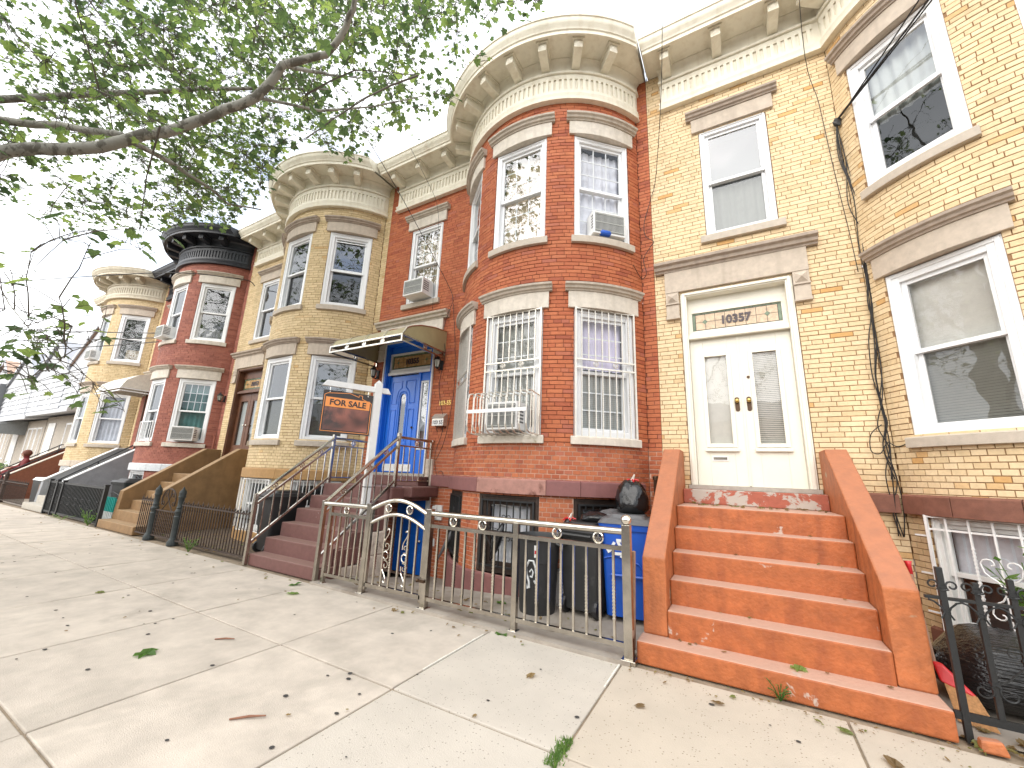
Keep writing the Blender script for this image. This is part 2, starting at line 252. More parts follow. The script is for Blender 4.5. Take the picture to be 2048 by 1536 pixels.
    def build(s, name, m, parent=None, smooth=False, bevel=0., local=False):
        me = bpy.data.meshes.new(name); off = Vector((0, 0, 0)) if (parent is None or local) else WO[parent.name]
        me.from_pydata([(v[0]-off.x, v[1]-off.y, v[2]-off.z) for v in s.v], [], s.f)
        if s.tone:
            at = me.attributes.new('tone', 'FLOAT', 'FACE'); at.data.foreach_set('value', s.tone)
        if m: me.materials.append(MATS[m])
        if smooth:
            me.polygons.foreach_set('use_smooth', [True]*len(me.polygons))
            if smooth == 'auto': me.set_sharp_from_angle(angle=R_(38))
        me.validate(); me.update()
        o = bpy.data.objects.new(name, me); COL.objects.link(o)
        if parent is not None: o.parent = parent; WO[o.name] = off if not local else Vector((0, 0, 0))
        else: WO[o.name] = Vector((0, 0, 0))
        if bevel:
            b = o.modifiers.new('bevel', 'BEVEL'); b.width = bevel; b.segments = 2; b.limit_method = 'ANGLE'; b.angle_limit = R_(40)
        return o
def tag(o, label=None, cat=None, group=None, kind=None):
    if label: o['label'] = label
    if cat: o['category'] = cat
    if group: o['group'] = group
    if kind: o['kind'] = kind
    return o
def empty(name, loc, label=None, cat=None, group=None, rz=0.):
    o = bpy.data.objects.new(name, None); COL.objects.link(o); o.location = loc; o.rotation_euler = (0, 0, rz); o.empty_display_size = .2
    WO[o.name] = Vector(loc); return tag(o, label, cat, group)
def share(o, name, parent, loc, rz=0., scale=(1, 1, 1), rot=None):
    """another object with the mesh of o"""
    c = bpy.data.objects.new(name, o.data if hasattr(o, 'data') else o); COL.objects.link(c)
    if parent is not None:
        c.parent = parent; off = WO[parent.name]; c.location = Vector(loc)-off
    else: c.location = loc
    c.rotation_euler = rot or (0, 0, rz); c.scale = scale; return c
def copy_tree(o, parent=None):
    c = o.copy(); COL.objects.link(c); c.parent = parent
    for ch in list(o.children): copy_tree(ch, c)
    return c
def text_mesh(name, body, size, m, parent, M4, extrude=.004, bold=0., align='CENTER', sx=1., serif=False):
    cu = bpy.data.curves.new(name, 'FONT'); cu.body = body; cu.size = size; cu.extrude = extrude; cu.offset = bold; cu.align_x = align; cu.resolution_u = 3
    t = bpy.data.objects.new('tmp_text', cu); COL.objects.link(t)
    me = bpy.data.meshes.new_from_object(t); bpy.data.objects.remove(t); bpy.data.curves.remove(cu)
    off = WO[parent.name]; M = Matrix.Translation(-off) @ M4 @ Matrix.Diagonal((sx, 1, 1, 1)); me.transform(M); me.name = name
    me.materials.clear(); me.materials.append(MATS[m])
    o = bpy.data.objects.new(name, me); COL.objects.link(o); o.parent = parent; WO[o.name] = off; return o
def frame4(o, u, n):
    """text matrix: x along u, y up, facing n"""
    return Matrix(((u[0], 0, n[0], o[0]), (u[1], 0, n[1], o[1]), (0, 1, 0, o[2]), (0, 0, 0, 1)))
def TF(o, u, n): return lambda a, b, z: (o[0]+u[0]*a+n[0]*b, o[1]+u[1]*a+n[1]*b, o[2]+z)
def spiral(c, u, v, r0, r1, a0, a1, n=14): 
    c = Vector(c); u = Vector(u); v = Vector(v); o = []
    for i in range(n+1):
        t = i/n; a = a0+(a1-a0)*t; r = r0+(r1-r0)*t; o.append(c+u*(r*math.cos(a))+v*(r*math.sin(a)))
    return o
def curve_pts(p, n=6):
    """Catmull-Rom through p"""
    o = []; P = [Vector(x) for x in p]; P = [P[0]]+P+[P[-1]]
    for i in range(1, len(P)-2):
        for k in range(n):
            t = k/n; a, b, c, d = P[i-1:i+3]; o.append(.5*((2*b)+(c-a)*t+(2*a-5*b+4*c-d)*t*t+(3*b-a-3*c+d)*t**3))
    o.append(P[-2]); return o
# ------------------------------------------------------------------ ground, road, pavement, yards
def structure(o): o['kind'] = 'structure'; return o
mb = MB(); mb.quad((-400, -400, -.62), (400, -400, -.62), (400, 400, -.62), (-400, 400, -.62)); structure(mb.build('ground', 'dirt'))
mb = MB(); mb.quad((-160, -15.5, -.14), (60, -15.5, -.14), (60, -6.45, -.14), (-160, -6.45, -.14)); structure(mb.build('road', 'asphalt'))
mb = MB(); mb.box(-160, 60, -6.45, -6.28, -.5, 0.); mb.box(-160, 60, -15.7, -15.5, -.5, 0.); structure(mb.build('kerb', 'concrete_yard'))
mb = MB(); mb.box(-160, 60, -24, -15.7, -.5, -.005); structure(mb.build('far_pavement', 'concrete_yard'))
mb = MB(); mb.box(-60, 20, -6.28, -1.86, -.5, -.012); walk = structure(mb.build('sidewalk', 'concrete_joint'))
XJ = [6.6, 5.25, 3.95, 2.62, 1.32, -.05, -1.23, -2.45, -3.78, -5.2, -6.7]
while XJ[-1] > -46: XJ.append(XJ[-1]-1.42)
YJ = [-2.06, -3.31, -4.66, -6.27]
rs = random.Random(5)
for i in range(len(XJ)-1):
    for j in range(3):
        x1, x0, y1, y0 = XJ[i], XJ[i+1], YJ[j], YJ[j+1]; g = .007
        m = 'concrete_pebbled' if (i == 5) else ('concrete_tan' if i < 5 else 'concrete')
        zt = [rs.uniform(-.003, .002) for _ in range(4)]
        mb = MB(); mb.hexa([(x0+g, y0+g, -.03), (x1-g, y0+g, -.03), (x1-g, y1-g, -.03), (x0+g, y1-g, -.03), (x0+g, y0+g, zt[0]), (x1-g, y0+g, zt[1]), (x1-g, y1-g, zt[2]), (x0+g, y1-g, zt[3])])
        mb.build('paving_slab', m, walk, bevel=.006 if i < 12 else 0)
# pale mortar repair strips beside two of the near joints
for x, a, b in ((-.060, -2.5, -2.1), (-1.240, -3.0, -2.2)):
    mb = MB(); n = 14
    for k in range(n):
        t0, t1 = a+(b-a)*k/n, a+(b-a)*(k+1)/n-.004
        wd = .004+.006*rs.random(); mb.box(x-wd, x+.004, t0, t1, -.01, .0032)
    mb.build('joint_filler', 'concrete_white', walk)
mb = MB(); 
for k in range(130):
    x = rs.uniform(-9, 2.2); y = rs.uniform(-5.6, -2.15); r = rs.uniform(.007, .019); q = rs.uniform(.6, 1)
    mb.add([(x+r*math.cos(a)*rs.uniform(.85, 1.1), y+r*q*math.sin(a), .0045) for a in [i*math.pi/5 for i in range(10)]], [tuple(range(10))])
tag(mb.build('gum_spots', 'gum', walk), kind='stuff')
mb = MB(); mb.box(-3.84, .02, -2.1, -1.88, -.05, .028); structure(mb.build('fence_footing', 'concrete_yard'))
def yard(name, x0, x1, f, m='concrete_yard'):
    mb = MB(); nx, ny = 16, 12; vs = []; fs = []
    for j in range(ny+1):
        for i in range(nx+1):
            x = x0+(x1-x0)*i/nx; y = -1.9+2.1*j/ny; vs.append((x, y, f(x, y)))
    for j in range(ny):
        for i in range(nx): a = j*(nx+1)+i; fs.append((a, a+1, a+nx+2, a+nx+1))
    mb.add(vs, fs); return structure(mb.build(name, m, smooth=True))
cl01 = lambda t: max(0., min(1., t))
yard('yard_paving', -3.86, .06, lambda x, y: .004-.27*cl01((y+1.55)/1.3)*cl01((-1.7-x)/1.3))
yard('yard_paving', 1.84, 5.6, lambda x, y: .004); yard('yard_paving', -9.36, -5.4, lambda x, y: .004, 'dirt'); yard('yard_paving', -14.96, -11.14, lambda x, y: .004); yard('yard_paving', -20.6, -16.74, lambda x, y: .004); yard('yard_paving', -46, -22.3, lambda x, y: .004)

# ------------------------------------------------------------------ the round-bay row house
W = 5.6; BXC, BYC, BR = 3.85, .73, 1.736; PHI = math.acos(BYC/BR); XJL = BXC-BR*math.sin(PHI); XJR = BXC+BR*math.sin(PHI)
S1 = XJL; S2 = S1+2*PHI*BR; S3 = S2+(W-XJR)
HW = R_(14.6)
def sA(deg): return S1+BR*(R_(deg)+PHI)
CH = .0567; JT = .0075
UNIT = None
def unit_brick():
    global UNIT
    if UNIT is None:
        me = bpy.data.meshes.new('brick')
        b = .5; e = .47; z = .44
        me.from_pydata([(-b, .9, -b), (b, .9, -b), (b, .9, b), (-b, .9, b), (-b, .08, -b), (b, .08, -b), (b, .08, b), (-b, .08, b), (-e-.02, 0, -z), (e+.02, 0, -z), (e+.02, 0, z), (-e-.02, 0, z)], [],
                       [(4, 5, 1, 0), (5, 6, 2, 1), (6, 7, 3, 2), (7, 4, 0, 3), (4, 8, 9, 5), (5, 9, 10, 6), (6, 10, 11, 7), (7, 11, 8, 4), (8, 11, 10, 9)])
        UNIT = me
    return UNIT
def house(X0, cfg):
    rnd = random.Random(int(X0*10)+99)
    root = empty('row_house', (X0+2.8, 0, 0), cfg['label'], 'house', 'round-bay brick row houses')
    def flat(t, d): return (X0+t, -d)
    def arc(t, d): return (X0+BXC+(BR+d)*math.sin(t), BYC-(BR+d)*math.cos(t))
    def pos(s, d=0.):
        if s <= S1: return X0+s, -d, (1., 0.), (0., -1.)
        if s >= S2: return X0+XJR+(s-S2), -d, (1., 0.), (0., -1.)
        a = (s-S1)/BR-PHI; return X0+BXC+(BR+d)*math.sin(a), BYC-(BR+d)*math.cos(a), (math.cos(a), math.sin(a)), (math.sin(a), -math.cos(a))
    dg = lambda a0, a1, n: [R_(a0+(a1-a0)*i/n) for i in range(n+1)]
    # openings: (s0, s1, z0, z1)
    op = [(.32, 1.61, 1.30, 3.94), (.71, 1.55, 4.72, 6.43)]
    bay = [-43, 0, 43]
    for a in bay:
        h = math.degrees(HW)
        op += [(sA(a-h), sA(a+h), 1.90, 3.63), (sA(a-h), sA(a+h), 4.715, 6.44), (sA(a-h), sA(a+h), .19, 1.165)]
    if cfg.get('basement_door'): op += [(1.05, 1.72, -.3, .98)]
    # bricks
    bricks = []; zb = cfg.get('z0', 0.)
    row = 0; z = zb
    while z < 7.72:
        zm = z+CH/2
        for seg, (a, b) in enumerate(((0., S1), (S1, S2), (S2, S3))):
            cuts = sorted((o[0], o[1]) for o in op if o[2] < zm < o[3] and o[0] < b and o[1] > a)
            free = []; c = a
            for (p, q) in cuts: free.append((c, p, c > a, True)); c = q
            free.append((c, b, c > a, False))
            low = seg == 1 and zm < 1.80
            Lb = .104 if (low or row % 6 == 5) else .207
            off = (row % 2)*Lb*.5+(.03 if row % 4 > 1 and not low else 0)
            for (p, q, e0, e1) in free:
                k = math.floor((p-off)/Lb); x = off+k*Lb
                while x < q-1e-6:
                    u0 = max(p, x); u1 = min(q, x+Lb)
                    if u1-u0 > .025:
                        edge = (e0 and u0 == p) or (e1 and u1 == q)
                        jt = .0105 if (zm < 1.8 and cfg.get('worn')) else JT; bricks.append(((u0+u1)/2, u1-u0-jt, z+jt/2, z+CH-jt/2, .135 if edge else .03, zm))
                    x += Lb
        z += CH; row += 1
    keyed = []
    for b in bricks:
        x, y, t, n = pos(b[0]); pr = project((x, y, b[5])); sz = 0
        v = CAM-Vector((x, y, b[5]))
        if pr and -20 < pr[0] < 2068 and -20 < pr[1] < 1556 and v.x*n[0]+v.y*n[1] > .15 and b[5] > 1.35: sz = b[1]*(v.x*n[0]+v.y*n[1])/v.length/pr[2]**2
        keyed.append((sz, b))
    keyed.sort(key=lambda k: -k[0])
    me = unit_brick(); first = None; bm_name = cfg['brick']
    nbig = cfg.get('nbig', 300); um = cfg.setdefault('_mesh', None)
    um = me.copy(); um.materials.append(MATS[bm_name])
    joined = MB()
    for i, (sz, b) in enumerate(keyed):
        pr_ = rnd.gauss(0, .0012); x, y, t, n = pos(b[0], pr_); ang = math.atan2(t[1], t[0])
        if i < nbig and sz > 0:
            share(um, 'brick', root, (x, y, (b[2]+b[3])/2), 0, (b[1], b[4], b[3]-b[2]), rot=(rnd.gauss(0, .004), rnd.gauss(0, .003), ang))
        else:
            hl = b[1]/2; d = b[4]; pts = []
            for (uu, dd) in ((-hl, 0), (hl, 0), (hl, -d), (-hl, -d)): pts.append((x+t[0]*uu+n[0]*dd, y+t[1]*uu+n[1]*dd))
            vs = [(px, py, b[2]) for px, py in pts]+[(px, py, b[3]) for px, py in pts]
            joined.add(vs, [(0, 1, 5, 4), (4, 5, 6, 7), (0, 3, 2, 1), (1, 2, 6, 5), (3, 0, 4, 7)], tone=rnd.random())
    tag(joined.build('brickwork', bm_name, root), kind='stuff')
    # mortar backing with reveals
    def backing(name, m, z0, z1):
        sb = {0., S1, S2, S3}; n = 34
        sb |= {S1+(S2-S1)*i/n for i in range(n+1)}; zbk = {z0, z1}
        for o in op:
            sb |= {o[0], o[1]}; zbk |= {max(z0, min(z1, o[2])), max(z0, min(z1, o[3]))}
        sb = sorted(sb); zs = sorted(zbk); mb = MB(); D = -.006
        inside = lambda s, z: any(o[0] < s < o[1] and o[2] < z < o[3] for o in op)
        for i in range(len(sb)-1):
            if sb[i+1]-sb[i] < 1e-5: continue
            for j in range(len(zs)-1):
                if zs[j+1]-zs[j] < 1e-5 or inside((sb[i]+sb[i+1])/2, (zs[j]+zs[j+1])/2): continue
                e = 1e-6; s0 = sb[i]+e; s1 = sb[i+1]-e; p = pos(s0, D); q = pos(s1, D); mb.quad((p[0], p[1], zs[j]), (q[0], q[1], zs[j]), (q[0], q[1], zs[j+1]), (p[0], p[1], zs[j+1]))
        for (s0, s1, a, b) in op:
            a = max(a, z0); b = min(b, z1)
            if b-a < .01: continue
            for s in (s0, s1):
                p = pos(s, D); q = pos(s, -.16); sg = -.004 if s == s0 else .004
                q = (q[0]+p[2][0]*sg, q[1]+p[2][1]*sg); p = (p[0]+p[2][0]*sg, p[1]+p[2][1]*sg)
                mb.quad((p[0], p[1], a), (q[0], q[1], a), (q[0], q[1], b), (p[0], p[1], b))
            p = pos(s0, D); q = pos(s1, D); p2 = pos(s0, -.16); q2 = pos(s1, -.16)
            if b < z1-.01: mb.quad((p[0], p[1], b), (q[0], q[1], b), (q2[0], q2[1], b), (p2[0], p2[1], b))
        return mb.build(name, m, root)
    backing('wall', cfg['mortar'], 1.80, 7.775); backing('base_wall', cfg.get('mortar_low', cfg['mortar']), zb-.05, 1.80)
    # body behind the facade: side walls, back and roof
    mb = MB(); x0, x1 = X0+.012, X0+W-.012
    mb.quad((x0, .01, -.3), (x0, 9, -.3), (x0, 9, 7.9), (x0, .01, 7.9)); mb.quad((x1, 9, -.3), (x1, .01, -.3), (x1, .01, 7.9), (x1, 9, 7.9)); mb.quad((x1, 9, -.3), (x0, 9, -.3), (x0, 9, 7.9), (x1, 9, 7.9))
    mb.build('side_wall', cfg['mortar'], root)
    pts = [arc(t, .45)for t in dg(-60, 48, 14)]
    mb = MB(); poly = [(X0+.1, -.5)]+[p for p in pts if p[0] < X0+W-.02]+[(X0+W-.02, -.3), (X0+W-.02, 9), (X0+.02, 9), (X0+.02, -.5)]
    mb.add([(p[0], p[1], 7.955) for p in poly]+[(p[0], p[1], 8.0) for p in poly], [tuple(range(len(poly))), tuple(range(2*len(poly)-1, len(poly)-1, -1))]+[(i, (i+1) % len(poly), len(poly)+(i+1) % len(poly), len(poly)+i) for i in range(len(poly))])
    mb.build('roof', 'roof_tar', root)
    # water-table band, plinth
    bandpoly = [(-.05, 1.165), (.055, 1.165), (.055, 1.335), (.03, 1.352), (-.05, 1.352)]
    bm_ = cfg['band']; bi = 0
    segs = [('f', 1.86, 2.24)] if not cfg.get('basement_door') else [('f', 1.80, 2.22)]
    if cfg.get('band_left'): segs = [('f', 0.0, .05)]+segs
    ang = [-63.5, -50, -36, -15, 17.5, 31, 60.5]
    segs += [('a', ang[i], ang[i+1]) for i in range(len(ang)-1)]
    for k, a, b in segs:
        mb = MB(); m = bm_
        if cfg.get('worn') and k == 'a' and a == -15: m = 'band_worn'
        if k == 'f': mb.sweep(flat, [a+.002, b-.002], bandpoly)
        else: mb.sweep(arc, dg(a+.08, b-.08, max(2, int((b-a)/5))), bandpoly)
        mb.build('band_stone', m, root, bevel=.004)
    mb = MB(); mb.sweep(arc, dg(-62, 62, 22), [(-.04, zb-.2), (.045, zb-.2), (.035, .17), (.0, .188), (-.04, .188)]); mb.build('plinth', bm_ if cfg.get('worn') is None else 'band_purple', root)
    # lintels, caps, sills
    ls, lc, ss = cfg['lintel'], cfg['cap'], cfg['sill']
    capp = lambda z: [(-.02, z), (.052, z), (.058, z+.02), (.082, z+.028), (.092, z+.055), (.118, z+.07), (.122, z+.098), (.10, z+.108), (-.02, z+.112)]
    def lint(path, ts, ts2, z0, z1):
        mb = MB(); mb.sweep(path, ts, [(-.13, z0), (.038, z0), (.038, z1), (-.13, z1)]); o = mb.build('lintel', ls, root, bevel=.004)
        mb = MB(); mb.sweep(path, ts2, capp(z1+.001)); mb.build('lintel_cap', lc, o)
    for a in bay:
        for z0, z1 in ((3.625, 3.862), (6.43, 6.655)):
            lint(arc, dg(a-17.2, a+17.2, 9), dg(a-18.6, a+18.6, 9), z0, z1)
        for z0, z1, sm in ((1.795, 1.898, cfg.get('sill_low', {}).get(a, ss)), (4.605, 4.712, ss)):
            mb = MB(); mb.sweep(arc, dg(a-16, a+16, 9), [(-.15, z0), (.055, z0), (.055, z1-.012), (.045, z1), (-.15, z1+.008)]); mb.build('window_sill', sm, root, bevel=.004)
    lint(flat, [.62, 1.64], [.555, 1.705], 6.43, 6.655)
    mb = MB(); mb.sweep(flat, [.64, 1.62], [(-.15, 4.605), (.055, 4.605), (.055, 4.70), (.045, 4.712), (-.15, 4.72)]); mb.build('window_sill', ss, root, bevel=.004)
    # door surround
    mb = MB(); mb.sweep(flat, [.14, 1.78], [(-.2, 3.945), (.045, 3.945), (.045, 4.255), (-.2, 4.255)]); o = mb.build('door_lintel', ls, root, bevel=.005)
    mb = MB(); mb.sweep(flat, [.02, 1.90], [(-.02, 4.256), (.052, 4.256), (.058, 4.28), (.09, 4.29), (.10, 4.33), (.14, 4.35), (.145, 4.385), (.12, 4.40), (-.02, 4.405)]); mb.build('lintel_cap', lc, o)
    for x in (.145, 1.61):
        mb = MB(); mb.box(X0+x, X0+x+.165, -.04, .15, 3.58, 3.943); mb.box(X0+x-.006, X0+x+.171, -.055, .1, 3.555, 3.59); mb.box(X0+x-.006, X0+x+.171, -.058, .1, 3.765, 3.785)
        mb.add([(X0+x+.02, -.042, 3.80), (X0+x+.145, -.042, 3.80), (X0+x+.145, -.042, 3.925), (X0+x+.02, -.042, 3.925), (X0+x+.082, -.085, 3.86)], [(0, 1, 4), (1, 2, 4), (2, 3, 4), (3, 0, 4)])
        mb.build('corbel', ls, root, bevel=.003)
    # cornice
    zz = .0
    prof = [(.0, 7.02), (.085, 7.02), (.092, 7.055), (.068, 7.075), (.072, 7.10), (.088, 7.125), (.088, 7.135), (.042, 7.15), (.042, 7.505), (.082, 7.515), (.09, 7.545), (.06, 7.575), (.058, 7.70), (.075, 7.73), (.11, 7.755), (.11, 7.77), (.455, 7.77), (.455, 7.735), (.485, 7.735), (.487, 7.79), (.505, 7.80), (.515, 7.835), (.545, 7.865), (.56, 7.905), (.565, 7.945), (.58, 7.952), (.58, 7.975), (.40, 7.99)]
    n = 40; rows = []
    for d, z in prof:
        xs = .235-.395*d; phi = math.acos((BYC+d)/(BR+d)); xl = BXC-(BR+d)*math.sin(phi)
        pr = min(phi, math.asin(min(1, (W-.006-BXC)/(BR+d)))); r_ = [(X0+xs, .0), (X0+xs, -d), (X0+xl, -d)]
        for i in range(1, n+1):
            t = -phi+(phi+pr)*i/n; r_.append(arc(t, d))
        r_.append((r_[-1][0], 0.)); rows.append([(x, y, z) for x, y in r_])
    mb = MB(); k = len(rows[0]); mb.add([p for r_ in rows for p in r_], [(j*k+i, j*k+i+1, (j+1)*k+i+1, (j+1)*k+i) for j in range(len(rows)-1) for i in range(k-1)])
    corn = mb.build('cornice', cfg['cornice'], root, smooth='auto')
    # fluted frieze staves, brackets
    st = MB(); st.box(-.021, .021, -.0, .022, .05, .255); st.hexa([(-.041, .0, .255), (.041, 0, .255), (.041, .022, .255), (-.041, .022, .255), (-.041, 0, .335), (.041, 0, .335), (.041, .022, .335), (-.041, .022, .335)])
    st.box(-.0415, .0415, 0, .022, -.002, .05)
    stm = None; q = .30
    def place_stave(x, y, ang):
        nonlocal stm
        if stm is None:
            me = bpy.data.meshes.new('frieze_stave'); me.from_pydata(st.v, [], st.f); me.materials.append(MATS[cfg['cornice']]); stm = me
        share(stm, 'frieze_stave', root, (x, y, 7.158), ang)
    while q < XJL-.07: place_stave(X0+q, -.064, 0); q += .083
    na = int(2*(PHI-.05)*(BR+.06)/.083)
    for i in range(na+1):
        t = -(PHI-.06)+2*(PHI-.06)*i/na; x, y = arc(t, .064); place_stave(x, y, t)
    bk = MB(); bk.prism([(.058, 7.585), (.13, 7.585), (.30, 7.60), (.385, 7.618), (.385, 7.742), (.058, 7.742)], lambda a, b, t: (t, -a, b-7.585), -.062, .062)
    bk.box(-.088, .088, -.415, -.07, .157, .1865)
    bk.add([(-.05, -.3855, .05), (.05, -.3855, .05), (.05, -.3855, .15), (-.05, -.3855, .15), (0, -.405, .10)], [(0, 1, 4), (1, 2, 4), (2, 3, 4), (3, 0, 4)])
    bme = bpy.data.meshes.new('bracket'); bme.from_pydata(bk.v, [], bk.f); bme.materials.append(MATS[cfg['cornice']])
    for x in (.343, 1.04, 1.735): share(bme, 'bracket', root, (X0+x, 0, 7.585), 0)
    for i in range(-4, 5):
        if i == 4: continue
        t = R_(14.6*i-.8); x, y = arc(t, 0); share(bme, 'bracket', root, (x, y, 7.585), t)
    return root, arc, flat

# ------------------------------------------------------------------ windows
def bay_T(X0, a, z):
    a = R_(a); n = (math.sin(a), -math.cos(a)); u = (math.cos(a), math.sin(a)); d = BR*math.cos(HW)
    return TF((X0+BXC+n[0]*d, BYC+n[1]*d, z), u, n)
def window(root, T, w, h, fr='white_vinyl', fw=.075, split=.5, grid=None, back='room_dark', blind=None, curtain=None, glass='glass', low_open=0., far=False, upper_only_grid=False, glass_low=None):
    hw = w/2; mb = MB(T)
    mb.box(-hw, -hw+fw, -.13, -.012, 0, h); mb.box(hw-fw, hw, -.13, -.012, 0, h); mb.box(-hw+fw, hw-fw, -.13, -.014, h-fw, h); mb.box(-hw+fw, hw-fw, -.13, -.014, 0, fw*.75)
    mb.box(-hw+.012, -hw+fw*.45, -.02, .0, .0, h-.012); mb.box(hw-fw*.45, hw-.012, -.02, .0, .0, h-.012); mb.box(-hw+fw*.45, hw-fw*.45, -.02, -.001, h-fw*.45, h-.012)
    win = mb.build('window', fr, root, bevel=0 if far else .004)
    i0 = hw-fw; zs = fw*.75+(h-fw*1.75)*split; sr = .042
    def sash(z0, z1, nn, glass=glass):
        mb = MB(T); mb.box(-i0, -i0+sr, nn-.035, nn, z0, z1); mb.box(i0-sr, i0, nn-.035, nn, z0, z1); mb.box(-i0+sr, i0-sr, nn-.035, nn-.001, z1-sr, z1); mb.box(-i0+sr, i0-sr, nn-.035, nn-.001, z0, z0+sr)
        mb.build('sash', fr, win, bevel=0 if far else .003)
        mb = MB(T); mb.quad((-i0+sr, nn-.018, z0+sr), (i0-sr, nn-.018, z0+sr), (i0-sr, nn-.018, z1-sr), (-i0+sr, nn-.018, z1-sr)); mb.build('pane', glass, win)
    sash(zs-.02, h-fw, -.045); sash(fw*.75+low_open, zs+.022+low_open, -.085, glass_low or glass)
    if grid:
        nc, nr = grid
        for (z0, z1, nn) in ((zs-.02+sr, h-fw-sr, -.066), (fw*.75+sr+low_open, zs+.022-sr+low_open, -.106)):
            if upper_only_grid and nn < -.1: continue
            for c in range(1, nc):
                x = -i0+sr+(2*i0-2*sr)*c/nc; mb = MB(T); mb.box(x-.008, x+.008, nn-.01, nn, z0, z1); mb.build('muntin', 'grille_white', win)
            for r_ in range(1, nr):
                zq = z0+(z1-z0)*r_/nr; mb = MB(T); mb.box(-i0+sr, i0-sr, nn-.009, nn+.001, zq-.008, zq+.008); mb.build('muntin', 'grille_white', win)
    if blind:
        mb = MB(T); bm_, z0f, z1f = blind; zb = h*z0f+.05; zt = h*z1f-.05; n = max(4, int((zt-zb)/.026)); 
        for k in range(n):
            zq = zb+(zt-zb)*k/n; mb.quad((-i0+.01, -.150, zq), (i0-.01, -.150, zq), (i0-.01, -.136, zq+.022), (-i0+.01, -.136, zq+.022))
        tag(mb.build('blind', bm_, win), kind='stuff')
    if curtain:
        for (cm, x0, x1, z0f, z1f) in (curtain if isinstance(curtain, list) else [curtain]):
            mb = MB(T); n = 26; vs = []
            for k in range(n+1):
                x = -i0+.005+(2*i0-.01)*(x0+(x1-x0)*k/n); d = -.165+.016*math.sin(k*1.35)+.008*math.sin(k*2.9)
                vs += [(x, d, h*z0f+.03), (x+.01*math.sin(k), d*1.02, h*z1f-.04)]
            mb.add(vs, [(2*k, 2*k+2, 2*k+3, 2*k+1) for k in range(n)]); mb.build('curtain', cm, win, smooth=True)
    mb = MB(T); a, b = hw-.005, .34
    mb.quad((-a, -b, .0), (a, -b, 0), (a, -b, h), (-a, -b, h)); mb.quad((-a, -.131, 0), (-a, -b, 0), (-a, -b, h), (-a, -.131, h)); mb.quad((a, -b, 0), (a, -.131, 0), (a, -.131, h), (a, -b, h)); mb.quad((-a, -.131, h), (a, -.131, h), (a, -b, h), (-a, -b, h)); mb.quad((-a, -.131, 0), (a, -.131, 0), (a, -b, 0), (-a, -b, 0))
    mb.build('room_recess', back, win)
    return win
def guard(root, T, w, h, m='guard_metal', nb=9, mid=True, z0=-.02, twist=True, out=.035, rings=2):
    """burglar bars over a window: frame, bars, ring ornaments"""
    hw = w/2; mb = MB(T)
    for x in (-hw, hw-.022): mb.box(x, x+.022, out-.01, out+.012, z0, h)
    for z in ((z0, h-.02, h*.51, h*.575) if mid else (z0, h-.02)): mb.box(-hw+.022, hw-.022, out-.009, out+.011, z, z+.02)
    g = mb.build('window_guard', m, root)
    for k in range(1, nb):
        x = -hw+w*k/nb
        mb = MB(T)
        spans = ((z0+.02, h*.51), (h*.575+.02, h-.02)) if mid else ((z0+.02, h-.02),)
        for (a, b) in spans:
            mb.box(x-.0065, x+.0065, out-.005, out+.008, a, b)
            if twist and k % 2 == 0:
                q = a+.15*(b-a)
                while q < a+.75*(b-a): mb.box(x-.0095, x+.0095, out-.008, out+.011, q, q+.013); q += .03
        mb.build('guard_bar', m, g)
    if mid and rings:
        for k in range(rings):
            x = hw*(-.32+.64*k/(rings-1)) if rings > 1 else 0; c = h*.5525
            mb = MB(T); mb.tube([(x+.034*math.cos(i*math.pi/6), out, c+.034*math.sin(i*math.pi/6)) for i in range(12)], .006, 5, True)
            mb.bar((x, out, c-.03), (x, out, c+.03), .008); mb.bar((x-.03, out, c), (x+.03, out, c), .008); mb.build('ring', m, g)
    return g
def air_conditioner(T, z, w, h, d, label, casing='plastic_white', tilt=0.):
    o = T(0, .1, z); root = empty('air_conditioner', o, label, 'air conditioner', 'window air conditioners'); hw = w/2
    mb = MB(T); mb.box(-hw, hw, -.12, d, z, z+h); mb.build('casing', casing, root, bevel=.008)
    mb = MB(T); mb.quad((-hw+.025, d+.0025, z+.03), (hw-.025, d+.0025, z+.03), (hw-.025, d+.0025, z+h-.03), (-hw+.025, d+.0025, z+h-.03)); mb.build('coil', 'tarp_grey', root)
    mb = MB(T); n = int((w-.06)/.018)
    for k in range(n+1):
        x = -hw+.03+(w-.06)*k/n; mb.box(x-.0025, x+.0025, d+.003, d+.008, z+.03, z+h-.03)
    for k in range(3): mb.box(-hw+.025, hw-.025, d+.008, d+.011, z+.05+k*(h-.1)/2-.004, z+.05+k*(h-.1)/2+.004)
    tag(mb.build('grille', 'blind_grey', root), kind='stuff')
    for sx in (-1, 1):
        mb = MB(T)
        for k in range(7):
            for j in range(5):
                y = d*.35+d*.5*k/6; zq = z+h*.25+h*.5*j/4; mb.box(sx*hw-.002 if sx > 0 else -hw-.002, hw+.002 if sx > 0 else -hw+.002, y, y+.02*d/.3, zq, zq+.022)
        tag(mb.build('side_vent', 'tarp_grey', root), kind='stuff')
    return root
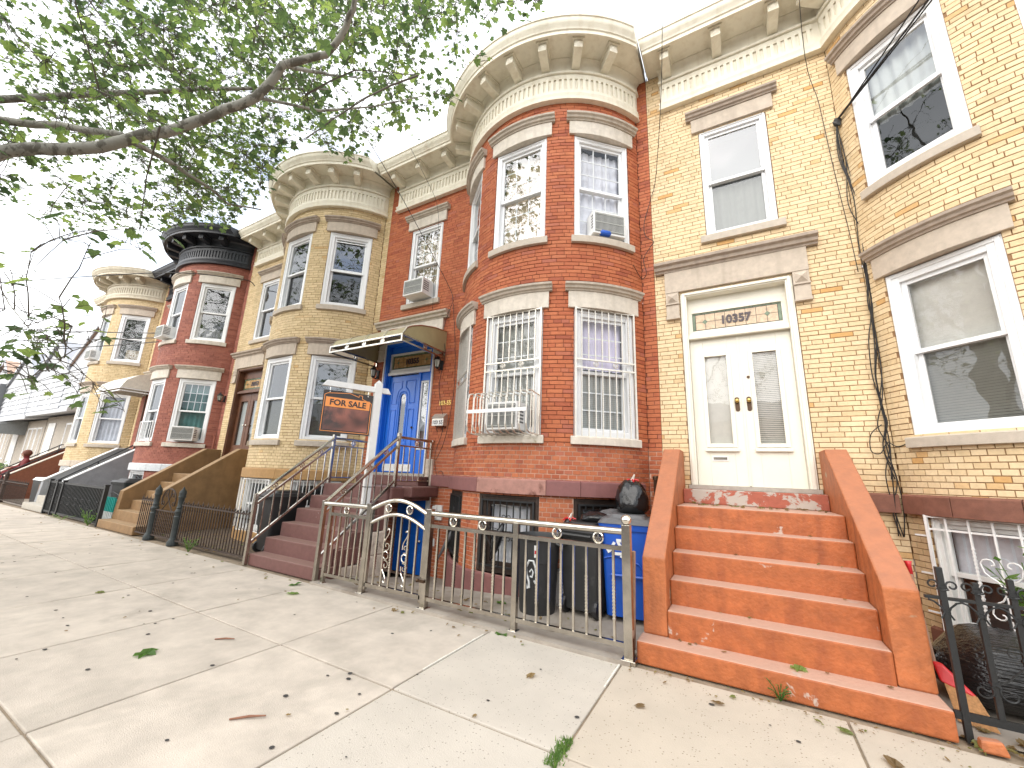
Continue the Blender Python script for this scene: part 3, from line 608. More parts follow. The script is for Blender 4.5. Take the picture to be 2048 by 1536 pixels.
# ------------------------------------------------------------------ the five brick houses
HS = {}
HS[57] = house(0., dict(label='yellow brick row house with cream double doors, nearest on the right', brick='brick_yellow', mortar='mortar_brown', lintel='lintel_stone', cap='lintel_cap', sill='sill_stone', cornice='cornice_cream', band='band_brown'))
HS[55] = house(-W, dict(label='red brick row house with blue front door and metal canopy', brick='brick_red', mortar='mortar_red', mortar_low='mortar_pale', lintel='lintel_pale', cap='lintel_cap_pale', sill='sill_stone', sill_low={0: 'sill_stained', 43: 'lintel_pale', -43: 'lintel_pale'}, cornice='cornice_cream', band='band_purple', worn=True, z0=-.28, basement_door=True))
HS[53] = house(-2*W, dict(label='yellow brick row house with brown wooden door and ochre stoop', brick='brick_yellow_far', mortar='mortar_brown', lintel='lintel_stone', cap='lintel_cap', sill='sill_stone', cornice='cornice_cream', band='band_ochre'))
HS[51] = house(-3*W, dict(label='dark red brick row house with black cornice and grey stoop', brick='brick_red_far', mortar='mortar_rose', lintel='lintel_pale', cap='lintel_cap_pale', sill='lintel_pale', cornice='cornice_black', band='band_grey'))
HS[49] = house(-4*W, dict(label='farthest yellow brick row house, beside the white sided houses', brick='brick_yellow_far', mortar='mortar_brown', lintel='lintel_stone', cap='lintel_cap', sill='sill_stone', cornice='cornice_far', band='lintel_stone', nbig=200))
BW = 2*BR*math.sin(HW)-.004; HLO = 1.715; HUP = 1.705
FT = lambda X0, z: TF((X0+1.13, .0, z), (1, 0), (0, -1))
FW = .832
# 57: plain one-over-one vinyl sashes
r57 = HS[57][0]; T57 = lambda a, z: bay_T(0., a, z)
window(r57, FT(0, 4.722), FW, HUP, fw=.072, curtain=('blind_grey', 0, 1, 0, .5), glass_low='glass_screen')
window(r57, T57(-43, 1.905), BW, HLO, fw=.11, blind=('blind_white', 0, 1), glass='glass_clear', glass_low='glass_screen'); window(r57, T57(0, 1.905), BW, HLO, fw=.11, blind=('blind_white', 0, 1), glass='glass_clear', glass_low='glass_screen'); window(r57, T57(43, 1.905), BW, HLO, fw=.11)
window(r57, T57(-43, 4.72), BW, HUP, fw=.11, low_open=.05, curtain=('blind_grey', 0, 1, .45, 1), glass_low='glass_screen'); window(r57, T57(0, 4.72), BW, HUP, fw=.11, curtain=('curtain_dim', 0, 1, .5, 1)); window(r57, T57(43, 4.72), BW, HUP, fw=.11)
for a in (-43, 0, 43):
    window(r57, T57(a, .195), BW, .965, fw=.06, fr='white_frame', curtain=('curtain_white', 0, 1, .45, 1), blind=None)
# white bars with hearts over the basement windows of 57
def heart(mb, x, z, s, out, r=.006):
    for sx in (-1, 1):
        pts = [(x, out, z)]+[(x+sx*s*.95*math.sin(t), out, z+s*(.35+.9*t/1.57)) for t in (.3, .7, 1.1)]
        pts += [(x+sx*(s*.5+s*(.48-.06*i)*math.cos(i*.62)), out, z+s*1.55+s*(.45-.055*i)*math.sin(i*.62)) for i in range(8)]
        mb.tube(pts, r, 5)
for a in (-43, 0):
    T = T57(a, .195); g = guard(r57, T, BW+.03, .975, 'white_iron', 6, mid=False, z0=-.02, out=.045)
    mb = MB(T); heart(mb, .0, .42, .125, .05); mb.build('scroll', 'white_iron', g); mb = MB(T); heart(mb, 0, .40, -.11, .05); mb.build('scroll', 'white_iron', g); mb = MB(T); mb.box(-.43, .43, .036, .046, .845, .862); mb.build('guard_crossbar', 'white_iron', g)
    for k in (0, 1, 2):
        mb = MB(T); mb.box(-BW/2-.11, -BW/2-.014, .03, .042, .12+.33*k, .135+.33*k); mb.build('guard_bracket', 'white_iron', g)
# 55: gridded sashes, guards
r55 = HS[55][0]; X5 = -W; T55 = lambda a, z: bay_T(X5, a, z)
window(r55, FT(X5, 4.722), FW, HUP, fw=.072, grid=(3, 3), curtain=('curtain_warm', 0, 1, 0, 1))
window(r55, T55(-43, 4.72), BW, HUP, fw=.08, grid=(3, 3), curtain=('curtain_dim', 0, 1, .5, 1)); window(r55, T55(0, 4.72), BW, HUP, fw=.08, grid=(3, 3), curtain=('curtain_warm', 0, 1, 0, 1)); window(r55, T55(43, 4.72), BW, HUP, fw=.08, grid=(3, 3), curtain=[('curtain_white', 0, 1, .02, .95)], glass='glass_clear')
window(r55, T55(-43, 1.905), BW, HLO, fw=.08, grid=(2, 3), blind=('blind_grey', 0, 1)); window(r55, T55(0, 1.905), BW, HLO, fw=.10, grid=(2, 3), blind=('blind_grey', 0, 1), glass='glass_clear'); window(r55, T55(43, 1.905), BW, HLO, fw=.10, grid=(2, 3), blind=('blind_grey', 0, .52), curtain=('curtain_lilac', 0, 1, .52, 1), glass='glass_clear')
for a in (-43, 0, 43): guard(r55, T55(a, 1.905), BW+.01, HLO+.01)
for a in (-43, 0, 43):
    window(r55, T55(a, .20), BW, .955, fw=.10, fr='iron_rusty', curtain=('curtain_white', 0, 1, 0, 1)); T = T55(a, .20)
    g = guard(r55, T, BW-.10, .88, 'iron_black', 8, mid=False, z0=.07, twist=False, out=.02)
    mb = MB(T)
    for cx, cz in ((0, .66), (-.2, .47), (.2, .47), (0, .40)):
        for sx in (-1, 1): mb.tube([(cx, .03, cz-.08), (cx+sx*.012, .03, cz-.02)]+[tuple(p) for p in spiral((cx+sx*.04, .03, cz+.01), (sx, 0, 0), (0, 0, 1), .032, .012, math.pi, -math.pi*.7, 10)], .005, 4)
    mb.build('scroll', 'iron_black', g)
# 53
r53 = HS[53][0]; X3 = -2*W; T53 = lambda a, z: bay_T(X3, a, z)
window(r53, FT(X3, 4.722), FW, HUP, fw=.08)
for a, zz, hh, kw in ((-43, 1.905, HLO, {}), (0, 1.905, HLO, dict(blind=('blind_grey', 0, .5))), (43, 1.905, HLO, dict(blind=('blind_grey', 0, .5))), (-43, 4.72, HUP, {}), (0, 4.72, HUP, dict(curtain=('tarp_grey', 0, 1, 0, .48))), (43, 4.72, HUP, {})):
    window(r53, T53(a, zz), BW, hh, fw=.10, glass_low='glass_screen', **kw)
mb = MB(T53(43, 4.72)); mb.box(-.33, .33, -.045, -.03, .80, .82); mb.box(-.33, .33, -.045, -.03, 1.50, 1.52); mb.build('storm_rail', 'white_vinyl', r53)
for a in (-43, 0, 43):
    window(r53, T53(a, .195), BW, .965, fw=.06, fr='white_frame'); guard(r53, T53(a, .195), BW, .95, 'white_iron', 8, mid=False, twist=False)
# 51
r51 = HS[51][0]; X1 = -3*W; T51 = lambda a, z: bay_T(X1, a, z)
window(r51, FT(X1, 4.722), FW, HUP, fw=.08, far=True)
for a, zz, hh, kw in ((-43, 1.905, HLO, {}), (0, 1.905, HLO, {}), (43, 1.905, HLO, dict(curtain=('curtain_teal', 0, 1, 0, 1), grid=(4, 3), upper_only_grid=True)), (-43, 4.72, HUP, {}), (0, 4.72, HUP, {}), (43, 4.72, HUP, dict(curtain=('curtain_dim', 0, 1, 0, .25)))):
    window(r51, T51(a, zz), BW, hh, fw=.10, glass='glass_far', **kw)
for a in (-43, 0, 43): window(r51, T51(a, .195), BW, .965, fw=.06, far=True)
guard(r51, T51(0, 1.905), BW*.9, .55, 'white_iron', 5, mid=False, twist=False)
# 49
r49 = HS[49][0]; X9 = -4*W; T49 = lambda a, z: bay_T(X9, a, z)
window(r49, FT(X9, 4.722), FW, HUP, fw=.08, far=True)
for a, zz, hh, kw in ((-43, 1.905, HLO, {}), (0, 1.905, HLO, {}), (43, 1.905, HLO, dict(curtain=('curtain_white', 0, 1, .0, 1))), (-43, 4.72, HUP, {}), (0, 4.72, HUP, {}), (43, 4.72, HUP, dict(curtain=('curtain_warm', .3, .9, 0, .3)))):
    window(r49, T49(a, zz), BW, hh, fw=.10, glass='glass_far', far=True, **kw)
for a in (-43, 0, 43): window(r49, T49(a, .195), BW, .965, fw=.06, far=True)

# ------------------------------------------------------------------ doors
def door_frame(root, X0, m, trim, zt=3.94, zb=1.36, tr0=3.34, dep=.14):
    mb = MB(); a, b = X0+.325, X0+1.605
    mb.box(a, a+.075, .0, .22, zb, zt); mb.box(b-.075, b, .0, .22, zb, zt); mb.box(a+.075, b-.075, .001, .22, zt-.07, zt)
    mb.box(a+.02, a+.055, -.018, .0, zb, zt-.02); mb.box(b-.055, b-.02, -.018, .0, zb, zt-.02); mb.box(a+.055, b-.055, -.017, .001, zt-.055, zt-.02)
    f = mb.build('door_frame', m, root, bevel=.004)
    mb = MB(); mb.box(a+.075, b-.075, .06, .21, tr0-.06, tr0); mb.box(a+.075, b-.075, .03, .06, tr0-.085, tr0-.03); mb.build('transom_bar', trim, f, bevel=.004)
    mb = MB(); mb.box(a-.02, b+.02, -.06, .3, zb-.045, zb); mb.build('threshold', 'concrete_step', f)
    return f
def stained(root, X0, number, main, yg, z0=3.37, z1=3.68, hw=.52, frame=None):
    cx = X0+.965; mb = MB(); mb.quad((cx-hw, yg+.004, z0), (cx+hw, yg+.004, z0), (cx+hw, yg+.004, z1), (cx-hw, yg+.004, z1)); g = mb.build('transom_glass', 'lead_dark', root)
    bw = .045; t = .006
    for k in range(10):  # green border lights
        a = cx-hw+2*hw*k/10; 
        for (p, q) in ((z0+.004, z0+bw-t), (z1-bw+t, z1-.004)):
            mb = MB(); mb.box(a+t/2, a+2*hw/10-t/2, yg-.001, yg+.003, p, q); mb.build('glass_light', 'stained_green', g)
    for sx in (-1, 1):
        x = cx+sx*(hw-bw/2-.002)
        mb = MB(); mb.box(x-bw/2+t, x+bw/2-t, yg-.001, yg+.003, z0+bw, z1-bw); mb.build('glass_light', 'stained_green', g)
    nc = 8; zm = (z0+z1)/2
    for k in range(nc):
        a = cx-hw+bw+(2*hw-2*bw)*k/nc; b = a+(2*hw-2*bw)/nc
        for (p, q) in ((z0+bw+t/2, zm-t/2), (zm+t/2, z1-bw-t/2)):
            mb = MB(); mb.box(a+t/2, b-t/2, yg-.001, yg+.003, p, q); mb.build('glass_light', main, g)
    for sx in (-1, 1):
        x = cx+sx*(hw-.16); mb = MB(); mb.add([(x-.035, yg-.004, zm), (x, yg-.004, zm-.035), (x+.035, yg-.004, zm), (x, yg-.004, zm+.035)], [(0, 1, 2, 3)]); mb.build('glass_jewel', 'stained_green', g)
    text_mesh('house_number', number, .155, 'number_dark', root, frame4((cx, yg-.008, zm-.055), (1, 0), (0, -1)), .003, .006, sx=.92)
    return g
# 57: cream double doors
f = door_frame(r57, 0., 'door_cream', 'door_cream'); stained(r57, 0., '10357', 'stained_rose', .15)
mb = MB(); a, b = .40, 1.53; mb.box(a, b, .13, .20, 3.345, 3.40); mb.box(a, b, .13, .20, 3.66, 3.87); mb.box(a, a+.05, .131, .20, 3.40, 3.66); mb.box(b-.05, b, .131, .20, 3.40, 3.66); mb.build('transom_frame', 'door_cream', r57)
mb = MB()
for k in range(44): mb.box(.405+k*.0255, .42+k*.0255, .022, .03, 3.262, 3.282)
tag(mb.build('dentil_row', 'door_cream', r57), kind='stuff')
for i, (x0, x1) in enumerate(((.402, .961), (.969, 1.528))):
    mb = MB(); yv = .10; pw = .155 if i == 0 else .13; a = x0+pw; b = x1-(.13 if i == 0 else .155); z0, z1 = 1.86, 3.02
    mb.box(x0, a, yv, yv+.045, 1.36, 3.275); mb.box(b, x1, yv, yv+.045, 1.36, 3.275); mb.box(a, b, yv+.001, yv+.045, 1.36, z0); mb.box(a, b, yv+.001, yv+.045, z1, 3.275)
    d = mb.build('door', 'door_cream', r57, bevel=.003)
    mb = MB()
    for (p, q, r_, s_) in ((a-.035, a+.012, z0-.035, z1+.035), (b-.012, b+.035, z0-.035, z1+.035)): mb.box(p, q, yv-.018, yv+.001, r_, s_)
    mb.box(a+.012, b-.012, yv-.018, yv+.001, z1-.012, z1+.035); mb.box(a+.012, b-.012, yv-.018, yv+.001, z0-.035, z0+.012); mb.box(a-.05, b+.05, yv-.04, yv+.001, z0-.085, z0-.045); mb.build('glazing_bead', 'door_cream', d, bevel=.004)
    mb = MB(); mb.quad((a, yv+.018, z0), (b, yv+.018, z0), (b, yv+.018, z1), (a, yv+.018, z1)); mb.build('pane', 'glass_clear', d)
    mb = MB(); n = 50
    for k in range(n):
        zq = z0+(z1-z0)*k/n; mb.quad((a, yv+.05, zq), (b, yv+.05, zq), (b, yv+.038, zq+(.0235 if i == 0 else .017)), (a, yv+.038, zq+(.0235 if i == 0 else .017)))
    tag(mb.build('blind', 'blind_white', d), kind='stuff')
    mb = MB(); mb.quad((a-.02, yv+.12, z0-.05), (b+.02, yv+.12, z0-.05), (b+.02, yv+.12, z1+.05), (a-.02, yv+.12, z1+.05)); mb.build('room_recess', 'curtain_warm' if i == 0 else 'room_dark', d)
    kx = x1-.06 if i == 0 else x0+.06
    mb = MB(); mb.add([(kx+.026*math.cos(t), yv-.006, 2.36+(.065 if math.sin(t) > 0 else -.065)+.026*math.sin(t)) for t in [k*math.pi/7 for k in range(14)]]+[(kx+.026*math.cos(t), yv+.001, 2.36+(.065 if math.sin(t) > 0 else -.065)+.026*math.sin(t)) for t in [k*math.pi/7 for k in range(14)]], [tuple(range(14))]+[(k, (k+1) % 14, 14+(k+1) % 14, 14+k) for k in range(14)]); mb.build('escutcheon', 'bronze', d)
    mb = MB(); mb.ball((kx, yv-.045, 2.40), .026, 12, (1, .8, 1)); mb.tube([(kx, yv-.04, 2.40), (kx, yv, 2.40)], .010, 8); mb.build('door_knob', 'brass', d, smooth=True)
mb = MB(); mb.tube([(1.045, .093, 2.70), (1.045, .102, 2.70)], .018, 12); mb.build('lock_cylinder', 'bronze', r57)
mb = MB(); mb.box(.57, .76, .092, .10, 1.66, 1.72); o = mb.build('mail_slot', 'white_frame', r57, bevel=.002); mb = MB(); mb.box(.59, .74, .089, .092, 1.675, 1.705); mb.build('slot_flap', 'steel_dull', o)
mb = MB(); mb.box(.955, .975, .085, .10, 1.37, 3.27); mb.build('astragal', 'door_cream', r57)
# 55: blue panelled door with side light
f = door_frame(r55, X5, 'door_blue', 'white_frame'); stained(r55, X5, '10355', 'stained_amber', .10, hw=.53)
mb = MB(); a, b = X5+.40, X5+1.53; mb.box(a, b, .07, .16, 3.345, 3.38); mb.box(a, b, .07, .16, 3.675, 3.71); mb.box(a, a+.04, .071, .16, 3.38, 3.675); mb.box(b-.04, b, .071, .16, 3.38, 3.675); mb.build('transom_frame', 'white_frame', r55)
mb = MB(); mb.box(a, b, .09, .16, 3.71, 3.87); mb.build('transom_head', 'door_blue', r55)
mb = MB(); mb.box(X5+.315, X5+.345, -.03, .02, 1.36, 3.94); mb.box(X5+1.585, X5+1.615, -.03, .02, 1.36, 3.94); mb.box(X5+.345, X5+1.585, -.029, .02, 3.90, 3.94); mb.build('outer_trim', 'white_frame', r55)
x0, x1, yv = X5+.43, X5+1.20, .10; z0, z1 = 1.56, 3.24; cx = (x0+x1)/2
# leaf with an arched light: built from strips round the opening
mb = MB(); lw = .075; zl0, zl1 = 1.98, 2.80
mb.box(x0, cx-lw, yv, yv+.045, 1.37, z1); mb.box(cx+lw, x1, yv, yv+.045, 1.37, z1); mb.box(cx-lw, cx+lw, yv+.0005, yv+.045, 1.37, zl0); mb.box(cx-lw, cx+lw, yv+.0005, yv+.045, zl1+lw+.002, z1)
for k in range(8):
    t0, t1 = math.pi*k/8, math.pi*(k+1)/8
    mb.add([(cx+lw*math.cos(t0), yv+.0005, zl1+lw*math.sin(t0)), (cx+lw*math.cos(t1), yv+.0005, zl1+lw*math.sin(t1)), (cx+lw*math.cos(t1), yv+.0005, zl1+lw+.003), (cx+lw*math.cos(t0), yv+.0005, zl1+lw+.003)], [(0, 1, 2, 3)])
d = mb.build('door', 'door_blue', r55, bevel=.002)
mb = MB(); mb.quad((cx-lw, yv+.02, zl0), (cx+lw, yv+.02, zl0), (cx+lw, yv+.02, zl1+lw), (cx-lw, yv+.02, zl1+lw)); mb.build('pane', 'glass', d)
mb = MB(); mb.quad((cx-.1, yv+.11, zl0-.1), (cx+.6, yv+.11, zl0-.2), (cx+.6, yv+.11, zl1+.3), (cx-.1, yv+.11, zl1+.3)); mb.build('room_recess', 'room_dark', d)
def molding(pts, r=.011):
    mb = MB(); mb.tube(pts, r, 5); mb.build('panel_moulding', 'door_blue', d)
for sx in (-1, 1):
    q = lambda u, z: (cx+sx*u, yv-.002, z)
    molding([q(.055, 3.13), q(.30, 3.13), q(.30, 2.68), q(.17, 2.68), q(.17, 2.73), q(.165, 2.83), q(.135, 2.93), q(.055, 3.0), q(.055, 3.13)])
    molding([q(.17, 2.56), q(.30, 2.56), q(.30, 1.56), q(.17, 1.56), q(.17, 2.56)])
    molding([q(.115, 1.95), q(.115, 2.79), q(.10, 2.85), q(.06, 2.905), q(0, 2.92)])
molding([(cx-.10, yv-.002, 1.88), (cx+.10, yv-.002, 1.88), (cx+.10, yv-.002, 1.56), (cx-.10, yv-.002, 1.56), (cx-.10, yv-.002, 1.88)])
mb = MB(); mb.box(x0+.02, x1-.02, yv-.006, yv, 1.39, 1.52); mb.build('kick_plate', 'white_frame', d)
mb = MB(); mb.ball((x1-.06, yv-.04, 2.2), .022, 10); mb.build('door_knob', 'bronze', d, smooth=True)
mb = MB(); mb.box(X5+1.21, X5+1.265, .05, .15, 1.36, 3.27); mb.box(X5+1.49, X5+1.53, .08, .15, 1.36, 3.27); mb.box(X5+1.265, X5+1.49, .081, .15, 1.36, 1.78); mb.box(X5+1.265, X5+1.49, .081, .15, 3.10, 3.27); mb.box(X5+.40, X5+.43, .08, .15, 1.36, 3.27); mb.build('side_light_frame', 'door_blue', r55)
mb = MB(); a, b = X5+1.27, X5+1.485; mb.box(a, a+.035, .075, .12, 1.79, 3.09); mb.box(b-.035, b, .075, .12, 1.79, 3.09); mb.box(a+.035, b-.035, .076, .12, 1.79, 1.83); mb.box(a+.035, b-.035, .076, .12, 3.05, 3.09); o = mb.build('side_light', 'white_vinyl', r55)
mb = MB(); mb.quad((a+.03, .095, 1.82), (b-.03, .095, 1.82), (b-.03, .095, 3.06), (a+.03, .095, 3.06)); mb.build('pane', 'glass', o)
mb = MB(); mb.quad((a-.05, .17, 1.75), (b+.05, .17, 1.75), (b+.05, .17, 3.1), (a-.05, .17, 3.1)); mb.build('room_recess', 'curtain_dim', o)
# brass wall number, basement door
text_mesh('house_number', '103-55', .115, 'brass', r55, frame4((X5+1.95, -.008, 2.575), (1, 0), (0, -1)), .006, .002, sx=.85)
mb = MB(); mb.box(X5+1.06, X5+1.71, -.01, .03, -.28, .97); o = mb.build('basement_door', 'door_blue', r55, bevel=.003)
for k in range(4):
    for j in (0, 1):
        x = X5+1.12+.29*j; mb = MB(); mb.box(x, x+.24, -.018, -.009, -.18+.28*k, .04+.28*k); mb.build('door_panel', 'door_blue', o, bevel=.006)
mb = MB(); mb.ball((X5+1.655, -.05, .25), .025, 10); mb.tube([(X5+1.655, -.04, .25), (X5+1.655, 0, .25)], .01, 6); mb.build('door_knob', 'steel_bright', o, smooth=True)
mb = MB(); mb.box(X5+1.712, X5+1.80, -.03, .06, -.28, 1.02); mb.build('basement_door_frame', 'white_frame', r55)
mb = MB(); mb.box(X5+1.93, X5+2.08, -.05, 0, .62, .86); o = mb.build('outlet_box', 'white_frame', r55, bevel=.01); mb = MB(); mb.box(X5+1.91, X5+2.0, -.10, -.05, .65, .85); mb.build('meter_cover', 'plastic_white', o, bevel=.02)
mb = MB(); mb.box(X5+1.86, X5+1.95, -.012, 0, .2, .32); mb.build('vent_plate', 'plastic_white', r55)
mb = MB(); mb.box(X5+1.625, X5+1.80, -.05, .02, 1.165, 1.62); mb.build('patched_quoin', 'stone_pale', r55, bevel=.01)
mb = MB(); mb.tube([(X5+5.52, -.09, .0), (X5+5.52, -.09, 1.42)], .03, 8); mb.lathe([(.042, 0), (.042, .035), (.03, .05)], (X5+5.52, -.09, 1.40), 10); mb.build('drain_pipe', 'bronze', r55)
# 53: recessed wooden door
f = door_frame(r53, X3, 'door_wood', 'door_wood'); stained(r53, X3, '10353', 'stained_amber', .15)
mb = MB(); a, b = X3+.40, X3+1.53; mb.box(a, b, .14, .2, 3.34, 3.38); mb.box(a, b, .14, .2, 3.67, 3.87); mb.build('transom_frame', 'door_wood', r53)
for i, (x0, x1) in enumerate(((X3+.40, X3+.96), (X3+.97, X3+1.53))):
    mb = MB(); a, b = x0+.12, x1-.12; mb.box(x0, a, .12, .17, 1.36, 3.28); mb.box(b, x1, .12, .17, 1.36, 3.28); mb.box(a, b, .121, .17, 1.36, 1.9); mb.box(a, b, .121, .17, 3.05, 3.28); d = mb.build('door', 'door_wood', r53, bevel=.004)
    mb = MB(); mb.quad((a, .14, 1.9), (b, .14, 1.9), (b, .14, 3.05), (a, .14, 3.05)); mb.build('pane', 'glass_far', d); mb = MB(); mb.quad((a, .18, 1.9), (b, .18, 1.9), (b, .18, 3.05), (a, .18, 3.05)); mb.build('curtain', 'blind_grey', d)
    mb = MB(); mb.ball((x1-.06 if i == 0 else x0+.06, .08, 2.4), .025, 8); mb.build('door_knob', 'steel_bright', d, smooth=True)
for rr, X in ((r51, X1), (r49, X9)):
    f = door_frame(rr, X, 'door_wood', 'door_wood'); mb = MB(); mb.box(X+.40, X+1.53, .12, .17, 1.36, 3.87); mb.build('door', 'door_wood', rr)
mb = MB(); mb.tube([(X1+5.50, -.06, .9), (X1+5.50, -.06, 2.1), (X1+5.47, -.12, 2.15)], .02, 6); mb.build('drain_pipe', 'brick_red_far', r51)

# ------------------------------------------------------------------ stoops
SY = [-2.0, -1.80, -1.585, -1.37, -1.155, -.94]; SZ = [.16, .36, .557, .755, .952, 1.148]
def stoop(X0, label, sm, cm, capm=None, steps=None, base=True, x0=.255, x1=1.64):
    root = empty('stoop', (X0+.95, -1., 0), label, 'stoop', 'front stoops')
    for i in range(6):
        yb = SY[i+1]+.03 if i < 5 else .02; mb = MB(); zlow = 0 if i == 0 else SZ[i-1]-.02
        if i == 0 and base: mb.box(X0+.05, X0+1.83, SY[0], yb, zlow, SZ[0])
        else: mb.box(X0+x0+.002, X0+x1-.002, SY[i], yb, zlow, SZ[i])
        mb.build('step', steps or sm, root, bevel=.012)
    mb = MB(); mb.box(X0+x0+.003, X0+x1-.003, -.28, .0, 1.15, 1.312); mb.build('top_riser', 'paint_riser_worn' if sm == 'paint_orange' else (steps or sm), root, bevel=.008)
    if cm: mb = MB(); mb.box(X0+x0+.02, X0+x1-.02, -.9, -.1, 0, 1.0); mb.build('stoop_core', steps or sm, root)
    else:
        for i in range(1, 5): mb = MB(); mb.box(X0+x0+.01, X0+x1-.004, SY[i]+.03, -.925, -.3, SZ[i]-.03-.002*i); mb.build('stoop_core', steps or sm, root)
    if cm:
        for (a, b) in ((.065, .255), (1.64, 1.83)):
            P = [(-1.80, .162), (-.004, .162), (-.004, 1.77), (-.34, 1.77), (-1.765, .745)]
            if not base: P[0] = (-1.80, 0.); P[1] = (-.004, 0.)
            mb = MB(); mb.prism(P, lambda y, z, t: (t, y, z), X0+a, X0+b); mb.build('cheek_wall', cm, root, bevel=.012)
            mb = MB(); mb.box(X0+a+.012, X0+b-.012, -1.79, -.01, 0, .17)
            if base: mb.build('cheek_base', cm, root)
            if capm:
                for (p, q) in (((-1.785, .748), (-.34, 1.775)), ((-.338, 1.775), (-.006, 1.775))):
                    mb = MB(); mb.hexa([(X0+a-.006, p[0], p[1]-.012), (X0+b+.006, p[0], p[1]-.012), (X0+b+.006, q[0], q[1]-.012), (X0+a-.006, q[0], q[1]-.012), (X0+a-.006, p[0]-.012, p[1]+.022), (X0+b+.006, p[0]-.012, p[1]+.022), (X0+b+.006, q[0]-.004, q[1]+.022), (X0+a-.006, q[0]-.004, q[1]+.022)]); mb.build('coping', capm, root, bevel=.01)
    return root
stoop(0., 'orange painted masonry stoop with worn steps below cream double doors', 'paint_orange', 'paint_orange_cheek')
s55 = stoop(X5, 'maroon stone steps with steel railings up to the blue door', 'step_maroon', None, steps='step_maroon', base=False, x0=.20, x1=1.73)
# rough stone side and projecting landing slab of the maroon steps
for i in range(6):
    mb = MB(); z0 = -.28 if i == 0 else SZ[i-1]-.03; yb = min(-.925, SY[i]+.42) if i < 5 else .0
    mb.box(X5+1.731, X5+1.775+.015*(i % 2), SY[i]+.02, yb, z0, SZ[i]-.012); mb.build('side_stone', 'step_maroon', s55, bevel=.015)
mb = MB(); mb.box(X5+1.728, X5+1.95, -.66, .0, .99, 1.155); mb.build('landing_slab', 'step_maroon', s55, bevel=.02)
for k, (y0, y1, z0, z1) in enumerate(((-1.42, -.95, -.2, .2), (-1.22, -.94, .2, .52), (-1.02, -.93, .5, .93), (-1.7, -1.43, -.1, .12))):
    mb = MB(); mb.box(X5+1.74, X5+1.80, y0, y1, z0, z1); mb.build('side_stone', 'stone_pale', s55, bevel=.02)
stoop(X3, 'ochre brown plastered stoop with sloped side walls below the wooden door', 'stoop_ochre', 'stoop_ochre')
stoop(X1, 'grey stoop with white coping below the dark red house', 'concrete_step', 'stoop_grey', capm='stoop_white')
s49 = stoop(X9, 'rust brown stoop with black handrail at the farthest brick house', 'stoop_rust', 'stoop_rust', capm='lintel_pale')
# ------------------------------------------------------------------ steel stair railings of the maroon steps
def ring(mb, c, u, v, r=.042, t=.008, inner=True):
    c = Vector(c); u = Vector(u); v = Vector(v)
    mb.tube([c+u*(r*math.cos(i*math.pi/7))+v*(r*math.sin(i*math.pi/7)) for i in range(14)], t, 5, True)
    if inner:
        for s in (-1, 1): mb.bar(c-u*r*.8*s+v*r*.25, c-v*r*.85, .007); 
        mb.bar(c-u*r*.8, c+u*r*.8, .007); mb.bar(c, c+v*r*.6, .012); mb.bar(c, c-v*r*.85, .007)
def collars(mb, x, y, z0, z1, r):
    z = z0
    while z < z1: mb.box(x-r, x+r, y-r, y+r, z, z+.012); z += .026
def stair_rail(X, label):
    root = empty('stair_railing', (X, -1.4, 0), label, 'railing', 'steel stair railings')
    yl, yu = -2.03, -.84
    for (y, z0, z1, w_) in ((yl, 0, .985, .05), (yu, 1.15, 1.985, .048), (-.05, 1.16, 1.94, .036)):
        mb = MB(); mb.box(X-w_/2, X+w_/2, y-w_/2, y+w_/2, z0, z1); mb.build('post', 'steel_dull', root, bevel=.004)
    sl = lambda z: ((X, yl, z), (X, yu, z+.965))
    mb = MB(); mb.tube(sl(.955), .026, 8); mb.build('top_rail', 'steel', root, smooth='auto')
    for z in (.82, .285): mb = MB(); mb.bar(*sl(z), .03); mb.build('lower_rail', 'steel', root)
    for z, r in ((1.92, .024), (1.79, .014), (1.24, .014)):
        mb = MB(); mb.tube([(X, yu, z), (X, -.0, z)], r, 8); mb.build('landing_rail', 'steel_dull', root)
    if X > X5+1: mb = MB(); mb.ball((X, -.03, 1.92), .036, 10); mb.build('end_ball', 'steel_bright', root, smooth=True)
    for k in range(1, 9):
        t = k/9; y = yl+(yu-yl)*t; z = .965*t; mb = MB(); mb.box(X-.007, X+.007, y-.007, y+.007, .285+z, .82+z)
        if k % 3 == 0: collars(mb, X, y, .45+z, .7+z, .0095)
        mb.build('baluster', 'steel', root)
    for k in range(1, 6):
        y = yu+(-.05-yu)*k/6; mb = MB(); mb.box(X-.007, X+.007, y-.007, y+.007, 1.25, 1.79); mb.build('baluster', 'steel_dull', root)
    for t in (.22, .55, .8):
        mb = MB(); ring(mb, (X, yl+(yu-yl)*t, .888+.965*t), (0, .777, .63), (0, -.63, .777)); mb.build('ring', 'steel_bright', root)
    mb = MB(); ring(mb, (X, -.42, 1.855), (0, 1, 0), (0, 0, 1)); mb.build('ring', 'steel_bright', root)
stair_rail(X5+.185, 'steel railing on the left side of the maroon steps'); stair_rail(X5+1.752, 'steel railing on the right side of the maroon steps, next to the sign post')
